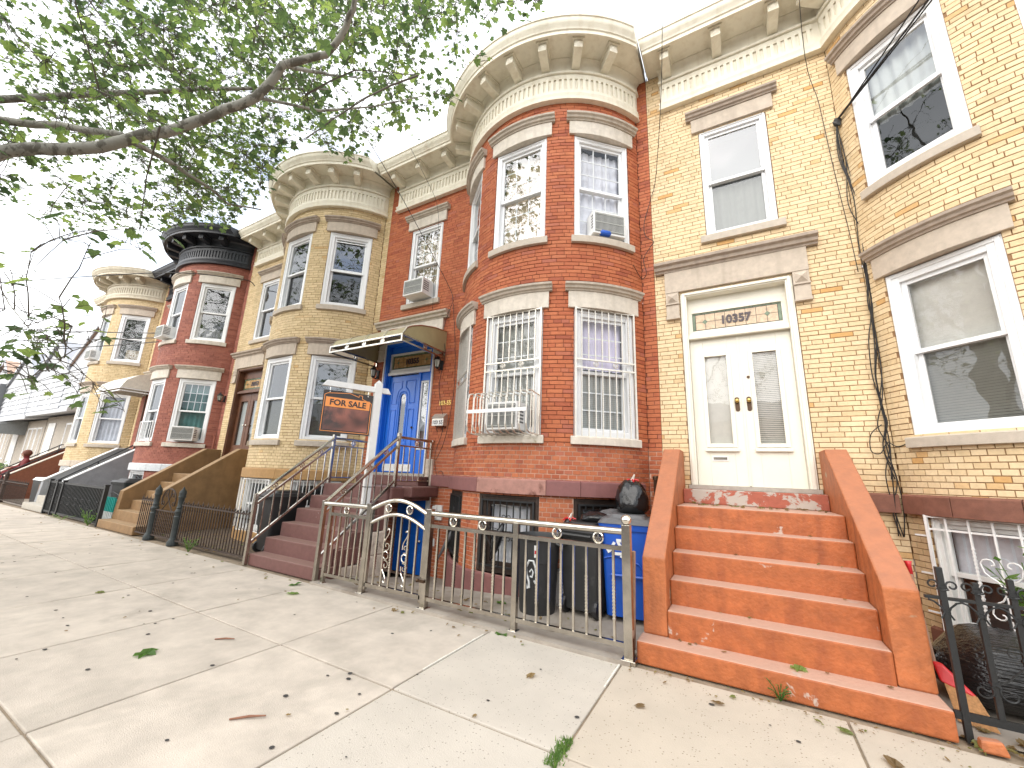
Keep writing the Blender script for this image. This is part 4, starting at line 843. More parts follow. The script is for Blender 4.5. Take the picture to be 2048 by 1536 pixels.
# ------------------------------------------------------------------ steel front fence and gate
FY = -2.03
fence = empty('front_fence', (-1.05, FY, 0), 'shiny steel front fence with ring ornaments before the red house', 'fence')
def fpost(x, w_, h, m='steel_dull'):
    mb = MB(); mb.box(x-w_/2, x+w_/2, FY-w_/2, FY+w_/2, 0, h); mb.box(x-w_*.8, x+w_*.8, FY-w_*.8, FY+w_*.8, .0, .032); return mb.build('post', m, fence, bevel=.004)
fpost(-3.70, .045, .95); fpost(-3.01, .062, 1.0); fpost(-2.09, .066, 1.0); fpost(-1.03, .052, .95); fpost(-.0, .07, 1.02)
mb = MB(); mb.ball((0, FY, 1.058), .043, 14); mb.build('ball_finial', 'steel_bright', fence, smooth=True)
for (a, b, z) in ((-2.06, -.03, .955), (-3.83, -3.0, .948)):
    mb = MB(); mb.tube([(a, FY, z), (b, FY, z+.008)], .028, 10); mb.build('top_rail', 'steel', fence, smooth='auto')
for (a, b, z) in ((-2.06, -.03, .812), (-2.06, -.03, .10), (-3.70, -3.03, .815), (-3.70, -3.03, .11)):
    mb = MB(); mb.box(a, b, FY-.017, FY+.017, z, z+.035); mb.build('rail', 'steel_dull', fence)
def fbar(x, z0, z1, fancy, par, y=FY):
    mb = MB(); mb.box(x-.0095, x+.0095, y-.0095, y+.0095, z0, z1)
    if fancy: collars(mb, x, y, z0+.22*(z1-z0), z0+.66*(z1-z0), .0125)
    return mb.build('bar', 'steel', par)
for k in range(8): fbar(-1.965+k*.116, .135, .812, k % 2 == 0, fence); fbar(-.925+k*.116, .135, .812, k % 2 == 1, fence)
for k in range(6): fbar(-3.61+k*.10, .145, .815, k % 2 == 1, fence)
for x, z in ((-1.78, .892), (-1.42, .892), (-.62, .895), (-.24, .895), (-3.42, .888)):
    mb = MB(); ring(mb, (x, FY, z), (1, 0, 0), (0, 0, 1), .042); mb.build('ring', 'steel_bright', fence)
gate = empty('front_gate', (-2.55, FY-.01, 0), 'arched steel front gate with scroll ornaments before the basement door', 'gate')
gy = FY-.004; ga, gb = -2.965, -2.135; arcz = lambda x, z0, h: z0+h*math.cos((x+2.55)/.415*math.pi/2)
for (x) in (ga, gb): mb = MB(); mb.box(x-.018, x+.018, gy-.018, gy+.018, .07, .96); mb.build('stile', 'steel_dull', gate)
for (z0, h) in ((.945, .115), (.785, .12)):
    mb = MB(); mb.tube([(ga+(gb-ga)*i/14, gy, arcz(ga+(gb-ga)*i/14, z0, h)) for i in range(15)], .024 if z0 > .9 else .02, 8); mb.build('arched_rail', 'steel', gate, smooth='auto')
mb = MB(); mb.box(ga, gb, gy-.018, gy+.018, .10, .14); mb.build('rail', 'steel_dull', gate)
for k in range(1, 7):
    x = ga+(gb-ga)*k/7; fbar(x, .14, arcz(x, .785, .12), k % 2 == 1, gate, gy)
for x in (-2.71, -2.39): mb = MB(); ring(mb, (x, gy, arcz(x, .868, .118)), (1, 0, 0), (0, 0, 1), .043); mb.build('ring', 'steel_bright', gate)
for x in (-2.69, -2.41):
    mb = MB(); mb.tube([(x+.04*math.cos(i*math.pi/7), gy, .46+.04*math.sin(i*math.pi/7)) for i in range(14)], .006, 5, True)
    for s in (-1, 1):
        mb.tube([(x, gy, .46+s*.04)]+[tuple(q) for q in spiral((x+.008, gy, .46+s*.10), (1, 0, 0), (0, 0, s), .05, .012, -math.pi*.65, math.pi*1.3, 18)], .0065, 5); mb.tube(curve_pts([(x-.038, gy, .46+s*.085), (x-.03, gy, .46+s*.15), (x+.012, gy, .46+s*.215), (x+.03, gy, .46+s*.262), (x+.012, gy, .46+s*.282), (x-.006, gy, .46+s*.268)], 4), .0065, 5)
    mb.build('scroll', 'steel_bright', gate)
mb = MB(); mb.box(-2.15, -2.07, gy-.05, gy-.02, .27, .30); mb.ball((-2.16, gy-.045, .285), .02, 8); mb.build('latch', 'bronze', gate)

# ------------------------------------------------------------------ wrought-iron fences
def iron_fence(root, x0, x1, y, zt, pitch, m, style, bot=.07):
    for z in (zt, bot):
        mb = MB(); mb.box(x0, x1, y-.012, y+.012, z, z+.022); mb.build('rail', m, root)
    n = int((x1-x0)/pitch)
    for k in range(n+1):
        x = x0+.03+k*(x1-x0-.06)/max(1, n); mb = MB()
        if style == 'spear':
            mb.box(x-.0065, x+.0065, y-.0065, y+.0065, bot, zt+.03); h = .10 if k % 2 == 0 else .045
            mb.ball((x, y, zt+.04), .014, 6); mb.add([(x-.018, y, zt+h-.035), (x, y-.007, zt+h-.035), (x+.018, y, zt+h-.035), (x, y+.007, zt+h-.035), (x, y, zt+h+.02), (x, y, zt+h-.07)], [(0, 1, 4), (1, 2, 4), (2, 3, 4), (3, 0, 4), (1, 0, 5), (2, 1, 5), (3, 2, 5), (0, 3, 5)])
            mb.tube([(x-.03, y, zt+h*.62), (x-.012, y, zt+h*.45), (x+.012, y, zt+h*.45), (x+.03, y, zt+h*.62)], .006, 4)
            mb.ball((x, y, zt-.06), .013, 6, (1, 1, 1.6))
        else: mb.box(x-.009, x+.009, y-.009, y+.009, bot, zt)
        mb.build('picket', m, root)
# right, before the yellow house
FI = empty('iron_fence', (3.5, -1.95, 0), 'black wrought-iron fence with scroll tops right of the orange stoop', 'fence', 'old iron yard fences')
mb = MB(); mb.box(1.84, 5.5, -1.9605, -1.9395, .115, .155); mb.build('rail', 'iron_black', FI)
mb = MB(); mb.box(1.80, 5.5, -1.962, -1.938, .745, .762); mb.build('rail', 'iron_black', FI)
nb = 24
for k in range(nb):
    x = 1.885+.148*k; zt = .90 if k % 2 == 0 else .862; mb = MB()
    if k == 0: mb.box(x-.016, x+.016, -1.966, -1.934, .0, .93)
    else: mb.box(x-.0135, x+.0135, -1.9635, -1.9365, .155, zt)
    mb.build('picket', 'iron_black', FI, bevel=.002)
    mb = MB()
    for s in (-1, 1):
        y = -1.966
        mb.tube([(x, y, .80)]+[tuple(p) for p in spiral((x+s*.043, y, .83), (s, 0, 0), (0, 0, 1), .03, .012, math.pi*1.3, -math.pi*.9, 12)], .0055, 5)
        mb.tube([(x+s*.074, y, .742), (x+s*.05, y, .733), (x+s*.022, y, .705), (x+s*.01, y, .675), (x+s*.028, y, .64)], .0055, 5)
    mb.box(x-.018, x+.018, -1.968, -1.932, .672, .688); mb.box(x-.018, x+.018, -1.968, -1.932, .808, .822)
    if k: mb.build('scroll', 'iron_black', FI); mb = MB()
    if k % 2 == 0 and k: 
        for s in (-1, 1): mb.tube([(x, y, .47)]+[tuple(p) for p in spiral((x+s*.05, y, .505), (s, 0, 0), (0, 0, 1), .04, .014, math.pi*1.25, -math.pi*.8, 12)], .0045, 5); mb.tube([(x, y, .46), (x+s*.05, y, .41), (x+s*.095, y, .36), (x+s*.13, y, .34)], .0045, 5)
        mb.box(x-.018, x+.018, -1.968, -1.932, .462, .478)
    elif k:
        for s in (-1, 1): mb.tube([(x, y, .33)]+[tuple(p) for p in spiral((x+s*.055, y, .29), (s, 0, 0), (0, 0, 1), .045, .014, math.pi*.8, math.pi*2.6, 12)], .0045, 5)
        mb.box(x-.018, x+.018, -1.968, -1.932, .325, .34)
    mb.build('scroll', 'iron_black', FI)
# yellow house in the middle: spear fence with cast posts and gate
FI = empty('iron_fence', (-7.4, -1.97, 0), 'rusty black spear-topped iron fence between ochre stoop and maroon steps', 'fence', 'old iron yard fences')
iron_fence(FI, -7.70, -5.50, -1.97, .66, .082, 'iron_rusty', 'spear'); iron_fence(FI, -9.34, -8.80, -1.97, .66, .082, 'iron_rusty', 'spear')
for x in (-8.72, -7.78):
    mb = MB(); mb.lathe([(.085, 0), (.085, .06), (.062, .10), (.052, .14), (.056, .45), (.062, .47), (.05, .49), (.06, .53), (.066, .56), (.045, .60), (.055, .62), (.042, .64), (.045, .78), (.058, .80), (.05, .83), (.056, .86), (.05, .90), (.02, .94), (.008, .97), (.0, .98)], (x, -1.97, 0), 14); mb.build('cast_post', 'iron_green', FI, smooth='auto')
g53 = empty('iron_gate', (-8.25, -1.97, 0), 'old iron yard gate with round scroll top between cast posts', 'gate')
for z in (.08, .52): mb = MB(); mb.box(-8.66, -7.85, -1.98, -1.96, z, z+.022); mb.build('rail', 'iron_rusty', g53)
for k in range(12):
    x = -8.62+k*.067; mb = MB(); mb.box(x-.006, x+.006, -1.976, -1.964, .08, .53)
    for q in range(6): mb.ball((x, -1.97, .15+q*.06), .014, 6, (1.2, .6, 1))
    mb.build('picket', 'iron_rusty', g53)
mb = MB(); c = (-8.25, -1.97, .72); mb.tube([(c[0]+.26*math.cos(t), c[1], c[2]+.20*math.sin(t)) for t in [math.pi*(-.15+1.3*i/16) for i in range(17)]], .013, 6); mb.build('hoop', 'iron_rusty', g53)
mb = MB()
for s in (-1, 1):
    mb.tube([(c[0]-s*.2, c[1], .54), (c[0]-s*.06, c[1], .65), (c[0]+s*.06, c[1], .80), (c[0]+s*.05, c[1], .90)], .01, 5)
    mb.tube(spiral((c[0]+s*.13, c[1], .80), (s, 0, 0), (0, 0, 1), .055, .015, math.pi, -math.pi*.8, 12), .008, 5); mb.tube(spiral((c[0]+s*.19, c[1], .65), (s, 0, 0), (0, 0, 1), .05, .015, 0, math.pi*1.7, 12), .008, 5)
mb.build('scroll', 'iron_rusty', g53)
# modern black fence, grey-stoop house
FI = empty('metal_fence', (-13.1, -1.97, 0), 'black square-tube metal fence beside the grey stoop', 'fence')
for x in (-14.92, -14.35, -13.9, -11.22): mb = MB(); mb.box(x-.035, x+.035, -2.005, -1.935, 0, .84); mb.box(x-.042, x+.042, -2.012, -1.928, .84, .865); mb.build('post', 'iron_black', FI)
for z in (.77, .05): mb = MB(); mb.box(-14.92, -11.22, -1.99, -1.95, z, z+.045); mb.build('rail', 'iron_black', FI)
for k in range(42): x = -14.84+k*.0865; mb = MB(); mb.box(x-.011, x+.011, -1.981, -1.959, .095, .77); mb.build('bar', 'iron_black', FI)
for k in range(8):
    x = -14.6+k*.44; mb = MB()
    for s in (-1, 1): mb.tube(spiral((x+s*.035, -1.985, .46), (s, 0, 0), (0, 0, 1), .032, .01, math.pi, -math.pi, 10), .006, 4); mb.tube(spiral((x+s*.035, -1.985, .34), (s, 0, 0), (0, 0, 1), .032, .01, math.pi, math.pi*3, 10), .006, 4)
    mb.build('scroll', 'iron_black', FI)
# farthest yard
FI = empty('iron_fence', (-18.6, -1.97, 0), 'old dark iron fence in front of the farthest brick house', 'fence', 'old iron yard fences')
iron_fence(FI, -20.4, -16.85, -1.97, .62, .11, 'iron_rusty', 'spear')
for x in (-20.45, -19.3): mb = MB(); mb.lathe([(.08, 0), (.05, .1), (.05, .5), (.065, .55), (.045, .6), (.05, .85), (.02, .95), (0, .98)], (x, -1.97, 0), 10); mb.build('cast_post', 'iron_rusty', FI)
# thin handrails on the far stoops
for X, lab in ((X1, 'thin black handrail on the grey stoop with white coping'), (X9, 'black iron handrail on the rust brown stoop')):
    hr = empty('handrail', (X+1.6, -1.2, 0), lab, 'handrail', 'far stoop handrails')
    for x in ((X+.30, X+1.60) if X == X9 else (X+1.60,)):
        mb = MB(); mb.tube([(x, -1.85, .78), (x, -.35, 1.92), (x, 0, 1.92)], .02, 6); mb.build('rail', 'iron_black', hr)
        for y, z in ((-1.8, .80), (-1.1, 1.33), (-.4, 1.88)): mb = MB(); mb.box(x-.012, x+.012, y-.012, y+.012, z-.5, z); mb.build('post', 'iron_black', hr)

# ------------------------------------------------------------------ for-sale sign
SB = Vector((-3.945, -1.29, 0)); SDv = Vector((.44, .9, 0)).normalized(); SN = Vector((SDv.y, -SDv.x, 0))
sg = empty('sale_sign', (SB.x, SB.y, .757), 'white post with black and orange FOR SALE board at the maroon steps', 'sign')
TS = lambda a, n, z: tuple(SB+SDv*a+SN*n+Vector((0, 0, z)))
mb = MB(TS); mb.box(-.052, .052, -.052, .052, .757, 2.70); mb.add([(-.052, -.052, 2.70), (.052, -.052, 2.70), (.052, .052, 2.70), (-.052, .052, 2.70), (0, 0, 2.76)], [(0, 1, 4), (1, 2, 4), (2, 3, 4), (3, 0, 4)]); mb.build('sign_post', 'plastic_white', sg, bevel=.004)
mb = MB(TS); mb.prism([(-.80, 2.555), (-.74, 2.64), (.15, 2.64), (.20, 2.555)], lambda a, z, t: (a, t, z), -.03, .03); mb.build('sign_arm', 'plastic_white', sg, bevel=.004)
mb = MB(TS); mb.box(-.765, -.06, -.006, .006, 1.885, 2.50); bd = mb.build('sign_board', 'sign_black', sg)
mb = MB(TS); mb.box(-.725, -.10, .0065, .0085, 2.26, 2.40); mb.build('orange_band', 'sign_orange', bd)
mb = MB(TS); mb.box(-.725, -.10, .0065, .0085, 1.93, 2.255); mb.build('smeared_panel', 'sign_blur', bd)
mb = MB(TS)
for a, b in (((-.745, 1.91), (-.08, 1.91)), ((-.08, 1.91), (-.08, 2.37)), ((-.745, 1.91), (-.745, 2.43)), ((-.745, 2.43), (-.70, 2.455)), ((-.70, 2.455), (-.40, 2.485)), ((-.40, 2.485), (-.27, 2.445)), ((-.27, 2.445), (-.27, 2.475)), ((-.27, 2.475), (-.22, 2.472)), ((-.22, 2.472), (-.22, 2.425)), ((-.22, 2.425), (-.08, 2.37))): mb.bar((a[0], .0085, a[1]), (b[0], .0085, b[1]), .008, .003, (0, 1, 0))
mb.build('border_line', 'sign_orange', bd)
M4 = Matrix(((SDv.x, 0, SN.x, 0), (SDv.y, 0, SN.y, 0), (0, 1, 0, 0), (0, 0, 0, 1))); M4.translation = SB+SDv*(-.4125)+SN*.0105+Vector((0, 0, 2.29))
text_mesh('lettering', 'FOR SALE', .118, 'sign_black', bd, M4, .0012, .0035, sx=1.02)
for a in (-.68, -.14): mb = MB(TS); mb.tube([(a, 0, 2.47), (a, 0, 2.565)], .006, 6); mb.ball((a, .008, 2.475), .012, 8); mb.build('hook', 'steel_bright', sg)
for z in (1.43, 1.14): mb = MB(TS); mb.box(-.056, .056, -.056, .056, z, z+.012); mb.build('cable_tie', 'cable_black', sg)

# ------------------------------------------------------------------ canopies, lamps, mailbox
cn = empty('door_canopy', (-4.62, 0, 3.45), 'olive translucent canopy on a steel frame over the blue door', 'canopy')
xa, xb = -5.50, -3.74; prof = [(0, 3.97), (-.35, 3.93), (-.68, 3.85), (-.90, 3.76), (-1.02, 3.69), (-1.10, 3.57)]
for k in range(4):
    a, b = xa+(xb-xa)*k/4, xa+(xb-xa)*(k+1)/4; mb = MB(); n = len(prof)
    mb.add([(x, y, z+dz) for dz in (0, .006) for x in (a+.004, b-.004) for y, z in prof], [(i, i+1, n+i+1, n+i) for i in range(n-1)]+[(2*n+i, 3*n+i, 3*n+i+1, 2*n+i+1) for i in range(n-1)]); mb.build('roof_sheet', 'awning_olive', cn, smooth=True)
for x in (xa, xb):
    P = [(0, 3.965)]+[(y, z-.004) for y, z in prof[1:]]+[(0, 3.56)]; mb = MB(); mb.prism(P, lambda y, z, t: (t, y, z), x-.003, x+.003); mb.build('end_sheet', 'awning_olive', cn)
for k in range(5):
    x = xa+(xb-xa)*k/4; mb = MB(); mb.tube([(x, y, z+.008) for y, z in prof], .012, 5); mb.build('rib', 'steel', cn)
for z in (3.555, 3.452):
    mb = MB(); mb.bar((xa, -1.11, z), (xb, -1.11, z), .026); mb.build('front_rail', 'steel_dull', cn)
    for x in (xa, xb): mb = MB(); mb.bar((x, -1.11, z), (x, -.01, z), .026); mb.build('side_rail', 'steel_dull', cn)
for x in (xa, xb):
    for y in (-1.11, -.02): mb = MB(); mb.box(x-.012, x+.012, y-.012, y+.012, 3.44, 3.57); mb.build('upright', 'steel', cn)
for x in (-5.06, -4.62, -4.18): mb = MB(); ring(mb, (x, -1.11, 3.503), (1, 0, 0), (0, 0, 1), .04); mb.build('ring', 'steel_bright', cn)
for x in (xa, xb): mb = MB(); ring(mb, (x, -.55, 3.503), (0, 1, 0), (0, 0, 1), .04); mb.build('ring', 'steel_bright', cn)
for X, m, lab in ((X1, 'awning_cream', 'cream curved canopy over the door of the dark red house'),):
    c2 = empty('door_canopy', (X+1, 0, 3.4), lab, 'canopy'); pr = [(0, 4.1), (-.4, 4.07), (-.8, 3.95), (-1.05, 3.75), (-1.15, 3.52)]
    xa2, xb2 = X+.0, X+1.95; mb = MB(); n = len(pr); mb.add([(x, y, z) for x in (xa2, xb2) for y, z in pr], [(i, i+1, n+i+1, n+i) for i in range(n-1)]); mb.prism(pr+[(0, 3.52)], lambda y, z, t: (t, y, z), xb2-.02, xb2); mb.prism(pr+[(0, 3.52)], lambda y, z, t: (t, y, z), xa2, xa2+.02); mb.build('canopy_shell', m, c2)
    for z in (3.5, 3.42): mb = MB(); mb.bar((xa2, -1.15, z), (xb2, -1.15, z), .03); mb.bar((xb2, -1.15, z), (xb2, 0, z), .03); mb.build('rail', 'white_iron', c2)
def lantern(c, label):
    l_ = empty('wall_lantern', c, label, 'lamp', 'wall lanterns beside doors'); x, y, z = c
    mb = MB(); mb.box(x-.035, x+.035, -.02, 0, z-.1, z+.08); mb.tube([(x, -.01, z-.04), (x, -.06, z-.10), (x, y, z-.09)], .01, 6); mb.build('bracket_arm', 'iron_black', l_)
    mb = MB(); mb.lathe([(.035, -.075), (.058, .06), (.035, .061)], c, 6); mb.build('lantern_glass', 'lantern_glass', l_)
    mb = MB(); mb.lathe([(.075, .06), (.06, .085), (.03, .12), (.012, .13), (.014, .15), (0, .165)], c, 6); mb.build('lantern_cap', 'iron_black', l_)
    mb = MB(); mb.lathe([(.0, -.11), (.02, -.095), (.04, -.075), (.038, -.065)], c, 6)
    for k in range(6):
        a = k*math.pi/3; mb.bar((x+.036*math.cos(a), y+.036*math.sin(a), z-.075), (x+.06*math.cos(a), y+.06*math.sin(a), z+.062), .008)
    mb.build('lantern_cage', 'iron_black', l_)
lantern((-3.80, -.13, 3.33), 'black wall lantern right of the blue door'); lantern((-5.44, -.13, 3.30), 'black wall lantern left of the blue door, under the canopy'); lantern((-11.30, -.13, 3.15), 'black wall lantern left of the wooden door, on red brick')
mbx = empty('mailbox', (-3.70, 0, 2.2), 'small cream metal mailbox reading 103 55 on red brick', 'mailbox')
mb = MB(); mb.prism([(0, 2.19), (-.11, 2.19), (-.11, 2.32), (-.075, 2.375), (-.03, 2.40), (0, 2.40)], lambda y, z, t: (t, y, z), -3.83, -3.575); mb.build('box', 'guard_metal', mbx, bevel=.004)
mb = MB(); mb.hexa([(-3.838, -.118, 2.325), (-3.567, -.118, 2.325), (-3.567, -.03, 2.408), (-3.838, -.03, 2.408), (-3.838, -.122, 2.331), (-3.567, -.122, 2.331), (-3.567, -.032, 2.414), (-3.838, -.032, 2.414)]); mb.build('lid', 'guard_metal', mbx)
mb = MB(); mb.box(-3.822, -3.585, -.1125, -.1095, 2.2, 2.295); mb.build('number_strip', 'plastic_white', mbx)
text_mesh('number_lettering', '103 55', .098, 'number_dark', mbx, frame4((-3.703, -.1135, 2.218), (1, 0), (0, -1)), .001, .002, sx=.85)
for x in (-3.76, -3.64): mb = MB(); mb.tube([(x, -.02, 2.19), (x, -.06, 2.13), (x, -.02, 2.10)], .006, 5); mb.build('paper_hook', 'iron_black', mbx)

# ------------------------------------------------------------------ air conditioners
T = T55(0, 1.93); air_conditioner(T, .02, .46, .36, .26, 'white air conditioner inside a bar cage, lower window of the red round bay')
cg = empty('bar_cage', T(0, .2, -.02), 'rounded bar cage around the air conditioner of the red bay', 'cage'); hw = .43; z0c, z1c, dp = -.03, .50, .40
for k in range(10):
    x = -hw+2*hw*k/9; mb = MB(T); mb.tube([(x, .05, z1c-.02), (x, dp-.10, z1c), (x, dp-.03, z1c-.02), (x, dp, z1c-.09), (x, dp, z0c+.10), (x, dp-.03, z0c+.03), (x, dp-.10, z0c), (x, .05, z0c)], .009, 5); mb.build('cage_bar', 'guard_metal', cg)
for s in (-1, 1):
    for k in range(3): y = .10+.09*k; mb = MB(T); mb.tube([(s*hw, y, z0c), (s*hw, y, z1c)], .008, 5); mb.build('cage_bar', 'guard_metal', cg)
mb = MB(T); mb.box(-hw-.01, hw+.01, dp+.004, dp+.014, .22, .265); mb.build('cage_strap', 'white_frame', cg)
T = T55(43, 4.735); air_conditioner(TF(T(.06, 0, 0), (math.cos(R_(43)), math.sin(R_(43))), (math.sin(R_(43)), -math.cos(R_(43)))), .03, .50, .36, .10, 'white air conditioner in the upper right window of the red round bay', tilt=.1)
mb = MB(TF(T(0, 0, 0), (math.cos(R_(43)), math.sin(R_(43))), (math.sin(R_(43)), -math.cos(R_(43))))); mb.tube([(-.10, .07, .055), (-.06, .075, .06), (.06, .075, .06), (.10, .07, .055)], [.02, .045, .045, .02], 10); tag(mb.build('soda_bottle', 'plastic_blue', smooth=True), 'blue bottle lying on the sill before the upper air conditioner', 'bottle')
T = FT(X5, 4.73); air_conditioner(TF((X5+1.13+.02, 0, 4.73), (1, 0), (0, -1)), .03, .50, .33, .28, 'white air conditioner in the flat upper window above the canopy')
air_conditioner(T51(43, 1.93), .03, .52, .36, .24, 'white air conditioner in the lower window of the dark red house'); air_conditioner(T51(0, 4.735), .03, .46, .34, .26, 'white air conditioner high on the dark red round bay'); air_conditioner(T49(0, 4.735), .03, .46, .34, .22, 'air conditioner on the farthest yellow bay')
# ------------------------------------------------------------------ bins, bags and yard things
def tapered(mb, c, w0, d0, w1, d1, h, r=.05, n=4, z0=0.):
    """rounded-rectangle bucket body"""
    ringp = lambda w_, d_, rr: [(c[0]+sx*(w_/2-rr)+rr*math.cos(a), c[1]+sy*(d_/2-rr)+rr*math.sin(a)) for sx, sy, a0 in ((1, 1, 0), (-1, 1, math.pi/2), (-1, -1, math.pi), (1, -1, 1.5*math.pi)) for a in [a0+math.pi/2*i/n for i in range(n+1)]]
    A = ringp(w0, d0, r); B = ringp(w1, d1, r); k = len(A)
    mb.add([(x, y, z0) for x, y in A]+[(x, y, z0+h) for x, y in B], [tuple(range(k-1, -1, -1)), tuple(range(k, 2*k))]+[(i, (i+1) % k, k+(i+1) % k, k+i) for i in range(k)])
def wheelie(c, rz, body, lid, label, hgt=.93, w0=.44, w1=.56, d0=.46, d1=.60, lidm=None):
    b = empty('wheeled_bin', c, label, 'bin', 'wheeled bins', rz); WO[b.name] = Vector((0, 0, 0))
    mb = MB(); tapered(mb, (0, 0), w0, d0, w1-.02, d1-.02, hgt-.06, z0=.06); mb.build('body', body, b, smooth='auto')
    mb = MB(); tapered(mb, (0, 0), w1+.01, d1+.01, w1+.03, d1+.03, .06, z0=hgt-.05); mb.build('rim', body, b, smooth='auto')
    mb = MB(); tapered(mb, (0, .0), w1+.04, d1+.05, w1-.04, d1-.05, .05, z0=hgt+.012); tapered(mb, (0, 0), w1-.15, d1-.16, w1-.2, d1-.22, .035, z0=hgt+.062); mb.build('lid', lid, b, smooth='auto')
    mb = MB(); mb.tube([(-w1/2+.06, d1/2+.05, hgt-.02), (w1/2-.06, d1/2+.05, hgt-.02)], .016, 6); mb.build('handle', lid, b)
    mb = MB()
    for s in (-1, 1):
        pts = [(s*(w0/2+.03)*.0+(-.15+.1*i)*1.0, -d0/2-.012-.0*i, .66+.06*math.sin(i*math.pi/3)) for i in range(4)]
    mb.tube([(-w1*.42, -(d0/2+.042), .60), (-w1*.2, -(d0/2+.046), .63), (w1*.2, -(d0/2+.046), .57), (w1*.42, -(d0/2+.042), .44)], .009, 5); mb.build('moulded_ridge', body, b)
    for s in (-1, 1): mb = MB(lambda x, y, z: (z, x, y)); mb.lathe([(.03, -.025), (.09, -.025), (.095, 0), (.09, .025), (.03, .025)], (d0/2-.04, .095, s*(w0/2-.02)), 14); mb.build('wheel', 'plastic_black', b)
    mb = MB(); mb.tube([(-w0/2, d0/2-.04, .095), (w0/2, d0/2-.04, .095)], .012, 6); mb.build('axle', 'steel_dull', b)
    return b
# round can with a sprayed mark
rc = empty('round_bin', (-1.13, -1.33, .0), 'round black lidless rubbish can with a white sprayed mark', 'bin'); WO[rc.name] = Vector((0, 0, 0))
mb = MB(); mb.lathe([(.0, .0), (.185, 0), (.19, .02), (.205, .30), (.207, .31), (.215, .50), (.222, .505), (.232, .70), (.236, .72), (.252, .73), (.255, .76), (.24, .765), (.232, .74), (.19, .06), (0, .05)], (0, 0, 0), 28); mb.build('body', 'plastic_charcoal', rc, smooth='auto')
for s in (-1, 1): mb = MB(); mb.tube([(s*.24, -.07, .70), (s*.30, -.07, .68), (s*.30, .07, .68), (s*.24, .07, .70)], .013, 6); mb.build('handle', 'plastic_charcoal', rc)
onr = lambda a, z: ((.197+.055*z)*math.sin(a), -(.197+.055*z)*math.cos(a), z)
mb = MB(); mb.tube([onr(.22+a, z) for a, z in ((-.38, .30), (-.30, .26), (-.2, .27), (-.22, .33), (-.34, .39), (-.36, .46), (-.2, .53), (.0, .53), (.12, .46), (.15, .36), (.10, .31), (.05, .34))], .011, 6); mb.tube([onr(.22+a, z) for a, z in ((-.18, .42), (-.08, .45), (.0, .42), (-.06, .37), (-.16, .38))], .008, 5); mb.build('sprayed_mark', 'paint_mark', rc)
mb = MB(); a0, a1 = .26, .46; mb.quad(*[tuple(Vector(onr(a, z))*1.01) if False else ((.206+.055*z)*math.sin(a), -(.206+.055*z)*math.cos(a), z) for a, z in ((a0, .565), (a1, .565), (a1, .685), (a0, .685))]); o = mb.build('sticker', 'plastic_white', rc)
mb = MB(); mb.quad(*[((.2085+.055*z)*math.sin(a), -(.2085+.055*z)*math.cos(a), z) for a, z in ((a0+.02, .60), (a1-.02, .60), (a1-.02, .635), (a0+.02, .635))]); mb.build('sticker_band', 'plastic_red', o)
wheelie((-.655, -1.02, 0), R_(172), 'plastic_charcoal', 'plastic_black', 'black wheeled bin between the round can and the blue bin', hgt=.82, w0=.40, w1=.50)
bb = wheelie((-.235, -.95, 0), R_(8), 'plastic_blue', 'tarp_grey', 'blue recycling bin with dark lid beside the orange stoop', hgt=.93, w0=.44, w1=.54)
mb = MB()  # three chasing arrows
for k in range(3):
    for (p, q, w_) in (((-.055, -.035), (-.015, .035), .028), ((-.0, .05), (.04, .05), .03)):
        a = k*2*math.pi/3; rot = lambda v: (v[0]*math.cos(a)-v[1]*math.sin(a), v[0]*math.sin(a)+v[1]*math.cos(a))
        p2, q2 = rot((p[0]*1.2, p[1]*1.2+.02)), rot((q[0]*1.2, q[1]*1.2+.02)); mb.bar((p2[0]-.10, -.2785-.012, .70+p2[1]), (q2[0]-.10, -.2785-.012, .70+q2[1]), w_, .004, (0, 1, 0))
mb.build('recycling_mark', 'paint_mark', bb)
mb = MB(); mb.tube([(-.16, -.285, .45), (.16, -.285, .45)], .014, 6); mb.build('moulded_ridge', 'plastic_blue', bb)
bk_ = empty('bucket', (-.93, -.98, 0), 'white plastic bucket between the two black bins', 'bucket'); WO[bk_.name] = Vector((0, 0, 0))
mb = MB(); mb.lathe([(0, 0), (.12, 0), (.145, .33), (.152, .335), (.152, .36), (.138, .36), (.115, .02), (0, .02)], (0, 0, 0), 18); mb.build('body', 'plastic_white', bk_, smooth='auto')
mb = MB(); mb.tube([(.14*math.cos(t), .14*math.sin(t), .36+.0) for t in [math.pi*i/10 for i in range(11)]], .004, 4); mb.build('bail', 'steel_dull', bk_)
